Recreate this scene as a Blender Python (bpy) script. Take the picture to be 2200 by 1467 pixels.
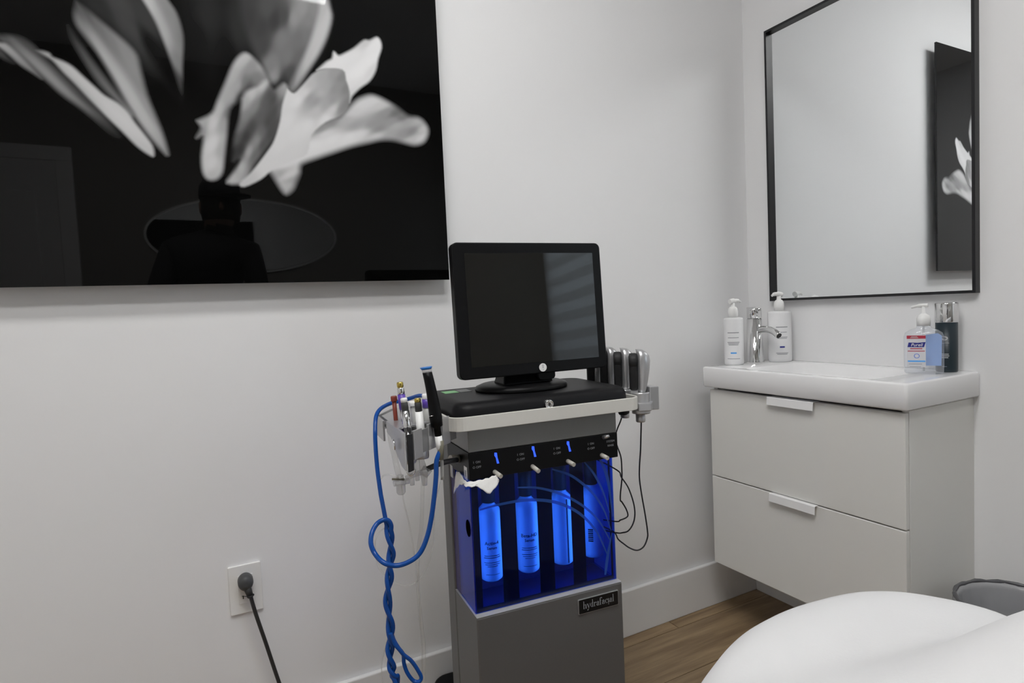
import bpy, bmesh, math, random
import numpy as np
from mathutils import Vector, Matrix

for o in list(bpy.data.objects):
    bpy.data.objects.remove(o)
SC = bpy.context.scene
COL = SC.collection
PI = math.pi
random.seed(7)

# ------------------------------------------------------------------ camera, world, exposure
cd = bpy.data.cameras.new('camera')
cd.sensor_width = 36.0
cd.lens = 1281.05 / 2200 * 36.0
cd.clip_start = 0.02
cam = bpy.data.objects.new('camera', cd)
cam.location = (-1.7558, -1.5046, 1.0602)
cam.rotation_euler = (1.5178, 0.0452, -0.4847)
COL.objects.link(cam)
SC.camera = cam

w = bpy.data.worlds.new('world')
SC.world = w
w.use_nodes = True
bg = w.node_tree.nodes['Background']
bg.inputs[0].default_value = (0.75, 0.85, 1.0, 1)
bg.inputs[1].default_value = 1.0

SC.view_settings.view_transform = 'Standard'
SC.view_settings.look = 'None'
SC.view_settings.gamma = 1.0
SC.view_settings.use_curve_mapping = False
SC.view_settings.exposure = 0.30
SC.cycles.max_bounces = 8
SC.cycles.blur_glossy = 0.0      # keep the wall mirror's reflected light sharp

PANEL_EMIT = 16.0       # ceiling troffers
WINDOW_WATTS = 11.0    # daylight behind the zebra blind

# daylight outside the window in the right-hand wall
ld = bpy.data.lights.new('window_daylight', 'AREA')
ld.shape = 'RECTANGLE'; ld.size = 0.95; ld.size_y = 1.2
ld.energy = WINDOW_WATTS
ld.color = (0.86, 0.93, 1.0)
lo = bpy.data.objects.new('window_daylight', ld)
lo.location = (0.35, -2.3, 1.45)
lo.rotation_euler = (0, PI / 2, 0)
COL.objects.link(lo)

# ------------------------------------------------------------------ materials
def lin(v):
    v = v / 255.0
    return v / 12.92 if v <= 0.04045 else ((v + 0.055) / 1.055) ** 2.4

def mat(name, col, rough=0.5, metal=0.0, noise=0.0, nscale=40.0, bump=0.0, bscale=60.0, spec=0.5, coat=0.0, trans=0.0, ior=1.45, sheen=0.0):
    m = bpy.data.materials.new(name)
    m.use_nodes = True
    nt = m.node_tree
    b = nt.nodes['Principled BSDF']
    c = (col[0], col[1], col[2], 1)
    b.inputs['Base Color'].default_value = c
    b.inputs['Roughness'].default_value = rough
    b.inputs['Metallic'].default_value = metal
    b.inputs['Specular IOR Level'].default_value = spec
    b.inputs['Coat Weight'].default_value = coat
    b.inputs['Transmission Weight'].default_value = trans
    b.inputs['IOR'].default_value = ior
    b.inputs['Sheen Weight'].default_value = sheen
    tc = nt.nodes.new('ShaderNodeTexCoord')
    nz = nt.nodes.new('ShaderNodeTexNoise')
    nz.inputs['Scale'].default_value = nscale
    nz.inputs['Detail'].default_value = 3.0
    nt.links.new(tc.outputs['Object'], nz.inputs['Vector'])
    mx = nt.nodes.new('ShaderNodeMix'); mx.data_type = 'RGBA'
    k = 1 - noise
    mx.inputs['A'].default_value = (col[0] * k, col[1] * k, col[2] * k, 1)
    mx.inputs['B'].default_value = (min(1, col[0] * (1 + noise)), min(1, col[1] * (1 + noise)), min(1, col[2] * (1 + noise)), 1)
    nt.links.new(nz.outputs['Fac'], mx.inputs['Factor'])
    nt.links.new(mx.outputs['Result'], b.inputs['Base Color'])
    if bump > 0:
        n2 = nt.nodes.new('ShaderNodeTexNoise')
        n2.inputs['Scale'].default_value = bscale
        n2.inputs['Detail'].default_value = 4.0
        nt.links.new(tc.outputs['Object'], n2.inputs['Vector'])
        bp = nt.nodes.new('ShaderNodeBump')
        bp.inputs['Strength'].default_value = bump
        bp.inputs['Distance'].default_value = 0.002
        nt.links.new(n2.outputs['Fac'], bp.inputs['Height'])
        nt.links.new(bp.outputs['Normal'], b.inputs['Normal'])
    return m

def tinted(name, tint, rough=0.05, diff=None, dmix=0.0, ior=1.47):
    """thin tinted sheet: coloured transparency with a fresnel gloss on top"""
    m = bpy.data.materials.new(name)
    m.use_nodes = True
    nt = m.node_tree
    nt.nodes.remove(nt.nodes['Principled BSDF'])
    out = nt.nodes['Material Output']
    tr = nt.nodes.new('ShaderNodeBsdfTransparent'); tr.inputs[0].default_value = (*tint, 1)
    src = tr.outputs[0]
    if diff:
        df = nt.nodes.new('ShaderNodeBsdfDiffuse'); df.inputs[0].default_value = (*diff, 1)
        m1 = nt.nodes.new('ShaderNodeMixShader'); m1.inputs[0].default_value = dmix
        nt.links.new(src, m1.inputs[1]); nt.links.new(df.outputs[0], m1.inputs[2])
        src = m1.outputs[0]
    gl = nt.nodes.new('ShaderNodeBsdfGlossy'); gl.inputs['Roughness'].default_value = rough
    fr = nt.nodes.new('ShaderNodeFresnel')
    # straight-through sheet: use the same outside-to-inside fresnel on both of its faces
    ge = nt.nodes.new('ShaderNodeNewGeometry')
    ex = nt.nodes.new('ShaderNodeMath'); ex.operation = 'MULTIPLY_ADD'; ex.inputs[1].default_value = -2.0; ex.inputs[2].default_value = 1.0
    pw = nt.nodes.new('ShaderNodeMath'); pw.operation = 'POWER'; pw.inputs[0].default_value = ior
    nt.links.new(ge.outputs['Backfacing'], ex.inputs[0]); nt.links.new(ex.outputs[0], pw.inputs[1]); nt.links.new(pw.outputs[0], fr.inputs[0])
    m2 = nt.nodes.new('ShaderNodeMixShader')
    nt.links.new(fr.outputs[0], m2.inputs[0])
    nt.links.new(src, m2.inputs[1]); nt.links.new(gl.outputs[0], m2.inputs[2])
    nt.links.new(m2.outputs[0], out.inputs[0])
    return m

def fabric(name, col, thru):
    """thin woven cloth: part of the light scatters through, the rest scatters back"""
    m = bpy.data.materials.new(name)
    m.use_nodes = True
    nt = m.node_tree
    nt.nodes.remove(nt.nodes['Principled BSDF'])
    df = nt.nodes.new('ShaderNodeBsdfDiffuse'); df.inputs[0].default_value = (*col, 1)
    tl = nt.nodes.new('ShaderNodeBsdfTranslucent'); tl.inputs[0].default_value = (*col, 1)
    mx = nt.nodes.new('ShaderNodeMixShader'); mx.inputs[0].default_value = thru
    nt.links.new(df.outputs[0], mx.inputs[1]); nt.links.new(tl.outputs[0], mx.inputs[2])
    nt.links.new(mx.outputs[0], nt.nodes['Material Output'].inputs[0])
    return m

def emit(name, col, strength):
    m = bpy.data.materials.new(name)
    m.use_nodes = True
    b = m.node_tree.nodes['Principled BSDF']
    b.inputs['Base Color'].default_value = (*col, 1)
    b.inputs['Emission Color'].default_value = (*col, 1)
    b.inputs['Emission Strength'].default_value = strength
    return m

M = {}
M['wall'] = mat('wall_paint', (0.80, 0.80, 0.805), 0.65, noise=0.012, nscale=3, bump=0.06, bscale=90)
M['wall_rear'] = mat('wall_paint_taupe', (0.26, 0.25, 0.23), 0.7, noise=0.02, nscale=3, bump=0.06, bscale=90)
M['ceiling'] = mat('ceiling_paint', (0.82, 0.82, 0.82), 0.8, noise=0.01, nscale=3)
M['trim'] = mat('trim_paint', (0.80, 0.80, 0.80), 0.38, noise=0.01, nscale=8)
M['white_lacquer'] = mat('white_lacquer', (0.735, 0.73, 0.70), 0.35, noise=0.01, nscale=6)
M['ceramic'] = mat('white_ceramic', (0.83, 0.83, 0.835), 0.12, noise=0.005, coat=0.3)
M['white_metal'] = mat('white_powder_coat', (0.82, 0.82, 0.82), 0.4, noise=0.01)
M['chrome'] = mat('chrome', (0.72, 0.72, 0.72), 0.07, metal=1.0, noise=0.02)
M['silver'] = mat('silver_paint', (0.50, 0.50, 0.51), 0.33, metal=0.75, noise=0.03, nscale=120)
M['rail'] = mat('champagne_aluminium', (0.70, 0.685, 0.64), 0.42, metal=0.30, noise=0.02, nscale=150)
M['body_grey'] = mat('machine_grey_metal', (0.135, 0.133, 0.132), 0.42, metal=0.35, noise=0.04, nscale=200)
M['upper_grey'] = mat('lit_upper_grey', (0.20, 0.20, 0.198), 0.40, metal=0.25, noise=0.04, nscale=200)  # lighter copy of the body grey, reflected light put into the colour
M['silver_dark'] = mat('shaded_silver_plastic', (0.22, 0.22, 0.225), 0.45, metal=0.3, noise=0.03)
M['ledge'] = mat('lit_ledge_grey', (0.42, 0.42, 0.41), 0.4, metal=0.3, noise=0.04, nscale=120)  # machine grey lightened: light falling on the flat top is in the colour
M['black_plastic'] = mat('black_plastic', (0.007, 0.007, 0.0075), 0.36, noise=0.1, nscale=150, spec=0.13, bump=0.05, bscale=500)
M['black_gloss'] = mat('black_gloss', (0.006, 0.006, 0.007), 0.12, noise=0.05)
M['black_matte'] = mat('black_matte', (0.008, 0.008, 0.009), 0.6, noise=0.1)
M['pad'] = mat('pad_black_vinyl', (0.008, 0.008, 0.009), 0.45, noise=0.1, nscale=200, spec=0.18, bump=0.08, bscale=600)
M['screen'] = mat('dark_screen_glass', (0.010, 0.0095, 0.0085), 0.03, noise=0.02, spec=0.45)
M['frame_black'] = mat('black_frame_metal', (0.008, 0.008, 0.010), 0.4, noise=0.05)
M['mirror'] = mat('mirror_silver', (0.90, 0.92, 0.93), 0.0, metal=1.0, noise=0.0)
M['plate'] = mat('outlet_plate', (0.80, 0.795, 0.78), 0.35, noise=0.01)
M['cord'] = mat('cord_dark_grey', (0.025, 0.025, 0.025), 0.5, noise=0.1)
M['plug'] = mat('plug_grey', (0.055, 0.057, 0.06), 0.5, noise=0.1)
M['cable'] = mat('cable_black', (0.007, 0.007, 0.009), 0.5, noise=0.1)
M['hose_blue'] = mat('blue_hose', (0.003, 0.062, 0.30), 0.25, noise=0.08, nscale=90, spec=0.4)
M['clear_tube'] = tinted('clear_tube', (0.965, 0.965, 0.96), rough=0.15, diff=(0.8, 0.8, 0.78), dmix=0.08)
M['clear_part'] = tinted('clear_fitting', (0.94, 0.94, 0.94), rough=0.12, diff=(0.75, 0.75, 0.77), dmix=0.28)
M['white_plastic'] = mat('white_plastic', (0.80, 0.80, 0.79), 0.35, noise=0.01)
M['bottle_white'] = mat('bottle_white', (0.78, 0.78, 0.79), 0.4, noise=0.01)
M['grey_ink'] = mat('grey_ink', (0.30, 0.31, 0.33), 0.6, noise=0.05)
M['dark_ink'] = mat('dark_ink', (0.02, 0.022, 0.03), 0.6, noise=0.05)
M['white_ink'] = mat('white_ink', (0.55, 0.55, 0.55), 0.6, noise=0.05)
M['blue_ink'] = mat('blue_ink', (0.05, 0.15, 0.62), 0.5, noise=0.05)
M['light_blue_ink'] = mat('light_blue_ink', (0.12, 0.40, 0.85), 0.5, noise=0.05)
M['navy_ink'] = mat('navy_ink', (0.02, 0.025, 0.22), 0.5, noise=0.05)
M['red_ink'] = mat('red_ink', (0.42, 0.03, 0.06), 0.5, noise=0.05)
M['teal_dark'] = mat('dark_teal_bottle', (0.012, 0.024, 0.032), 0.35, noise=0.05)
M['gel_clear'] = tinted('clear_bottle', (0.96, 0.97, 0.99), rough=0.05, diff=(0.85, 0.87, 0.90), dmix=0.14, ior=1.35)
M['gel_blue'] = tinted('blue_gel_back_label', (0.45, 0.62, 0.95), rough=0.2, diff=(0.33, 0.52, 0.90), dmix=0.75)
M['blue_acrylic'] = tinted('blue_acrylic', (0.20, 0.43, 0.95), rough=0.05)
M['bay_side'] = tinted('blue_acrylic_side', (0.20, 0.43, 0.95), rough=0.12, ior=1.30)
M['void'] = mat('unlit_opening', (0.003, 0.003, 0.003), 1.0, spec=0.0)
M['swoosh'] = tinted('pale_blue_swoosh', (0.03, 0.09, 0.55), rough=0.3, diff=(0.03, 0.14, 0.60), dmix=0.45)
M['blue_led'] = emit('blue_led', (0.03, 0.10, 1.0), 0.9)
M['bay_led'] = emit('bay_led_strip', (0.62, 0.80, 1.0), 7.0)
M['bay_wall'] = mat('bay_back_wall', (0.045, 0.035, 0.13), 0.5, noise=0.05)
M['tissue'] = mat('tissue_paper', (0.82, 0.81, 0.79), 0.85, noise=0.03, bump=0.2, bscale=120)
M['green'] = mat('green_sticker', (0.24, 0.55, 0.25), 0.5, noise=0.03)
M['grey_sticker'] = mat('grey_sticker', (0.24, 0.25, 0.25), 0.5, noise=0.05)
M['grey_plastic'] = mat('grey_plastic', (0.42, 0.42, 0.40), 0.45, noise=0.04)
M['spout'] = mat('spout_plastic', (0.50, 0.48, 0.43), 0.4, noise=0.05)
M['sleeve'] = mat('olive_sleeve', (0.16, 0.15, 0.11), 0.5, noise=0.08)
M['gold'] = mat('brass_ring', (0.62, 0.48, 0.12), 0.25, metal=0.9, noise=0.05)
M['purple'] = mat('purple_tip', (0.10, 0.05, 0.36), 0.35, noise=0.05)
M['red_brown'] = mat('red_brown_tip', (0.20, 0.035, 0.02), 0.4, noise=0.08)
M['charcoal'] = mat('charcoal_grip', (0.05, 0.05, 0.052), 0.5, noise=0.08)
M['sheet'] = mat('white_sheet', (0.64, 0.64, 0.645), 0.9, noise=0.01, nscale=12, bump=0.10, bscale=320, sheen=0.2)
M['bed_base'] = mat('bed_base_grey', (0.55, 0.55, 0.55), 0.5, noise=0.03)
M['bin'] = mat('bin_grey', (0.16, 0.16, 0.17), 0.55, noise=0.08)
M['bin_rim'] = tinted('liner_rolled_rim', (0.35, 0.35, 0.37), rough=0.2, diff=(0.14, 0.14, 0.15), dmix=0.65)
M['liner'] = tinted('bin_liner_film', (0.72, 0.72, 0.74), rough=0.22, diff=(0.60, 0.60, 0.62), dmix=0.42)
M['glass'] = tinted('window_glass', (0.93, 0.96, 0.96), rough=0.02)
M['blind'] = fabric('zebra_blind_sheer', (0.90, 0.91, 0.92), 0.70)
M['blind_solid'] = fabric('zebra_blind_solid', (0.86, 0.86, 0.86), 0.52)
M['diffuser'] = emit('troffer_diffuser', (1.0, 0.992, 0.978), PANEL_EMIT)
M['door'] = mat('door_paint', (0.74, 0.74, 0.74), 0.4, noise=0.01)
M['cloth_dark'] = mat('dark_clothing', (0.018, 0.018, 0.02), 0.85, noise=0.2, nscale=60)
M['trouser'] = mat('charcoal_trousers', (0.03, 0.03, 0.035), 0.85, noise=0.2, nscale=60)
M['skin'] = mat('skin', (0.36, 0.21, 0.15), 0.5, noise=0.04)
M['hair'] = mat('dark_hair', (0.015, 0.011, 0.009), 0.6, noise=0.2)
M['shoe'] = mat('black_shoe', (0.01, 0.01, 0.01), 0.5, noise=0.1)

def wood_mat():
    m = bpy.data.materials.new('oak_vinyl_plank')
    m.use_nodes = True
    nt = m.node_tree
    b = nt.nodes['Principled BSDF']
    tc = nt.nodes.new('ShaderNodeTexCoord')
    oi = nt.nodes.new('ShaderNodeObjectInfo')
    ad = nt.nodes.new('ShaderNodeVectorMath'); ad.operation = 'ADD'
    sc = nt.nodes.new('ShaderNodeVectorMath'); sc.operation = 'SCALE'; sc.inputs['Scale'].default_value = 30.0
    cb = nt.nodes.new('ShaderNodeCombineXYZ')
    for i in range(3):
        nt.links.new(oi.outputs['Random'], cb.inputs[i])
    nt.links.new(cb.outputs[0], sc.inputs[0])
    nt.links.new(tc.outputs['Object'], ad.inputs[0]); nt.links.new(sc.outputs[0], ad.inputs[1])
    mp = nt.nodes.new('ShaderNodeMapping'); mp.inputs['Scale'].default_value = (1.3, 14.0, 14.0)
    nt.links.new(ad.outputs[0], mp.inputs['Vector'])
    n1 = nt.nodes.new('ShaderNodeTexNoise'); n1.inputs['Scale'].default_value = 2.2; n1.inputs['Detail'].default_value = 6; n1.inputs['Distortion'].default_value = 0.6
    nt.links.new(mp.outputs[0], n1.inputs['Vector'])
    mp2 = nt.nodes.new('ShaderNodeMapping'); mp2.inputs['Scale'].default_value = (4.0, 120.0, 40.0)
    nt.links.new(ad.outputs[0], mp2.inputs['Vector'])
    n2 = nt.nodes.new('ShaderNodeTexNoise'); n2.inputs['Scale'].default_value = 3.0; n2.inputs['Detail'].default_value = 4
    nt.links.new(mp2.outputs[0], n2.inputs['Vector'])
    mm = nt.nodes.new('ShaderNodeMath'); mm.operation = 'MULTIPLY_ADD'; mm.inputs[1].default_value = 0.35
    nt.links.new(n2.outputs['Fac'], mm.inputs[0]); nt.links.new(n1.outputs['Fac'], mm.inputs[2])
    cr = nt.nodes.new('ShaderNodeValToRGB')
    cr.color_ramp.elements[0].position = 0.38; cr.color_ramp.elements[0].color = (0.135, 0.083, 0.043, 1)
    cr.color_ramp.elements[1].position = 0.92; cr.color_ramp.elements[1].color = (0.40, 0.285, 0.165, 1)
    nt.links.new(mm.outputs[0], cr.inputs[0])
    hv = nt.nodes.new('ShaderNodeHueSaturation')
    mr = nt.nodes.new('ShaderNodeMapRange'); mr.inputs['To Min'].default_value = 0.86; mr.inputs['To Max'].default_value = 1.12
    nt.links.new(oi.outputs['Random'], mr.inputs['Value']); nt.links.new(mr.outputs[0], hv.inputs['Value'])
    nt.links.new(cr.outputs[0], hv.inputs['Color'])
    nt.links.new(hv.outputs[0], b.inputs['Base Color'])
    b.inputs['Roughness'].default_value = 0.42
    bp = nt.nodes.new('ShaderNodeBump'); bp.inputs['Strength'].default_value = 0.12; bp.inputs['Distance'].default_value = 0.002
    nt.links.new(n2.outputs['Fac'], bp.inputs['Height']); nt.links.new(bp.outputs[0], b.inputs['Normal'])
    return m
M['wood'] = wood_mat()

def print_mat():
    m = bpy.data.materials.new('acrylic_print')
    m.use_nodes = True
    nt = m.node_tree
    b = nt.nodes['Principled BSDF']
    at = nt.nodes.new('ShaderNodeAttribute'); at.attribute_name = 'print'
    nt.links.new(at.outputs['Color'], b.inputs['Base Color'])
    b.inputs['Roughness'].default_value = 0.02
    b.inputs['Specular IOR Level'].default_value = 0.29
    return m
M['print'] = print_mat()

# ------------------------------------------------------------------ mesh helpers
def link(o):
    COL.objects.link(o)
    return o

def thing(name, label, cat, loc=(0, 0, 0), rotz=0.0, group=None):
    o = bpy.data.objects.new(name, None)
    o.empty_display_size = 0.05
    o.location = loc
    o.rotation_euler = (0, 0, rotz)
    o['label'] = label
    o['category'] = cat
    if group:
        o['group'] = group
    return link(o)

def tag(o, label=None, cat=None, group=None, kind=None):
    if label: o['label'] = label
    if cat: o['category'] = cat
    if group: o['group'] = group
    if kind: o['kind'] = kind
    return o

class MB:
    def __init__(s):
        s.v = []; s.f = []; s.sm = []
    def add(s, vs, fs, smooth=False):
        b = len(s.v)
        s.v += [tuple(p) for p in vs]
        for f in fs:
            s.f.append([b + i for i in f]); s.sm.append(smooth)
        return s
    def box(s, x0, x1, y0, y1, z0, z1):
        vs = [(x0, y0, z0), (x1, y0, z0), (x1, y1, z0), (x0, y1, z0), (x0, y0, z1), (x1, y0, z1), (x1, y1, z1), (x0, y1, z1)]
        return s.add(vs, [(0, 3, 2, 1), (4, 5, 6, 7), (0, 1, 5, 4), (1, 2, 6, 5), (2, 3, 7, 6), (3, 0, 4, 7)])
    def prism(s, poly, z0, z1, axis='z'):
        """extrude a counter-clockwise polygon; axis z: (x,y); axis y: poly is (x,z) and z0,z1 are y"""
        n = len(poly)
        if axis == 'z':
            a = [(p[0], p[1], z0) for p in poly]; b = [(p[0], p[1], z1) for p in poly]
        elif axis == 'y':
            a = [(p[0], z1, p[1]) for p in poly]; b = [(p[0], z0, p[1]) for p in poly]
        else:
            a = [(z0, p[0], p[1]) for p in poly]; b = [(z1, p[0], p[1]) for p in poly]
        fs = [list(range(n))[::-1], [n + i for i in range(n)]]
        for i in range(n):
            j = (i + 1) % n
            fs.append((i, j, n + j, n + i))
        return s.add(a + b, fs)
    def rings(s, rings, cap0=True, cap1=True, smooth=True, closed=True):
        n = len(rings[0]); vs = [p for r in rings for p in r]; fs = []
        for k in range(len(rings) - 1):
            for i in range(n if closed else n - 1):
                j = (i + 1) % n
                fs.append((k * n + i, k * n + j, (k + 1) * n + j, (k + 1) * n + i))
        s.add(vs, fs, smooth)
        b = len(s.v) - len(vs)
        if cap0:
            s.f.append([b + i for i in range(n)][::-1]); s.sm.append(False)
        if cap1:
            s.f.append([b + (len(rings) - 1) * n + i for i in range(n)]); s.sm.append(False)
        return s
    def lathe(s, prof, cx=0, cy=0, n=32, sx=1.0, sy=1.0, smooth=True, cap0=True, cap1=True):
        rs = []
        for r, z in prof:
            rs.append([(cx + sx * r * math.cos(2 * PI * i / n), cy + sy * r * math.sin(2 * PI * i / n), z) for i in range(n)])
        return s.rings(rs, cap0, cap1, smooth)
    def tube(s, pts, r, n=10, cap=True, smooth=True):
        pts = [Vector(p) for p in pts]
        rs = r if isinstance(r, (list, tuple)) else [r] * len(pts)
        t = (pts[1] - pts[0]).normalized()
        up = Vector((0, 0, 1)) if abs(t.z) < 0.9 else Vector((1, 0, 0))
        nrm = (up - t * up.dot(t)).normalized()
        out = []
        for i, p in enumerate(pts):
            a = pts[max(0, i - 1)]; b = pts[min(len(pts) - 1, i + 1)]
            t = (b - a).normalized()
            nrm = (nrm - t * nrm.dot(t)).normalized()
            bn = t.cross(nrm)
            out.append([tuple(p + (nrm * math.cos(2 * PI * k / n) + bn * math.sin(2 * PI * k / n)) * rs[i]) for k in range(n)])
        return s.rings(out, cap, cap, smooth)
    def rrbox(s, cx, cz, hx, hz, rad, y0, y1, n=5):
        """rounded rectangle in XZ extruded along y (front y0 < y1)"""
        return s.prism(rrect(cx, cz, hx, hz, rad, n), y0, y1, 'y')
    def build(s, name, material, parent=None, bevel=0.0, seg=2, sub=0, loc=None, angle=40):
        me = bpy.data.meshes.new(name)
        me.from_pydata(s.v, [], s.f)
        me.polygons.foreach_set('use_smooth', s.sm)
        me.materials.append(M[material] if isinstance(material, str) else material)
        me.update()
        o = bpy.data.objects.new(name, me)
        link(o)
        if parent is not None:
            o.parent = parent
        if loc: o.location = loc
        if bevel > 0:
            b = o.modifiers.new('bevel', 'BEVEL'); b.width = bevel; b.segments = seg; b.limit_method = 'ANGLE'; b.angle_limit = math.radians(angle)
            b.harden_normals = False
        if sub:
            q = o.modifiers.new('sub', 'SUBSURF'); q.levels = sub; q.render_levels = sub
        return o

def rrect(cx, cy, hx, hy, rad, n=5):
    p = []
    for (sx, sy, a0) in ((1, -1, -PI / 2), (1, 1, 0), (-1, 1, PI / 2), (-1, -1, PI)):
        for i in range(n + 1):
            a = a0 + i * PI / 2 / n
            p.append((cx + sx * (hx - rad) + rad * math.cos(a), cy + sy * (hy - rad) + rad * math.sin(a)))
    return p

def smooth_path(pts, n=6):
    P = [Vector(p) for p in pts]
    P = [P[0] * 2 - P[1]] + P + [P[-1] * 2 - P[-2]]
    out = []
    for i in range(1, len(P) - 2):
        for k in range(n):
            t = k / n
            a, b, c, d = P[i - 1], P[i], P[i + 1], P[i + 2]
            out.append(0.5 * ((2 * b) + (-a + c) * t + (2 * a - 5 * b + 4 * c - d) * t * t + (-a + 3 * b - 3 * c + d) * t ** 3))
    out.append(P[-2])
    return out

def text(name, body, size, material, parent, mtx, align='CENTER', ext=0.0002, bend=0.0, shear=0.0, sx=1.0):
    cu = bpy.data.curves.new(name, 'FONT')
    cu.body = body; cu.size = size; cu.align_x = align; cu.align_y = 'CENTER'; cu.extrude = ext; cu.shear = shear
    cu.resolution_u = 3
    tmp = bpy.data.objects.new(name + '_tmp', cu)
    link(tmp)
    dg = bpy.context.evaluated_depsgraph_get()
    me = bpy.data.meshes.new_from_object(tmp.evaluated_get(dg))
    bpy.data.objects.remove(tmp); bpy.data.curves.remove(cu)
    # local: x right, y up, z out  ->  x right, z up, -y out
    for v in me.vertices:
        x, y, z = v.co.x * sx, v.co.y, v.co.z
        if bend:
            rr = bend + z
            v.co = (rr * math.sin(x / bend), -rr * math.cos(x / bend), y)
        else:
            v.co = (x, -z, y)
    me.transform(mtx)
    me.materials.clear(); me.materials.append(M[material])
    me.name = name
    o = bpy.data.objects.new(name, me)
    link(o); o.parent = parent
    return o

def T(x, y, z): return Matrix.Translation((x, y, z))

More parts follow.
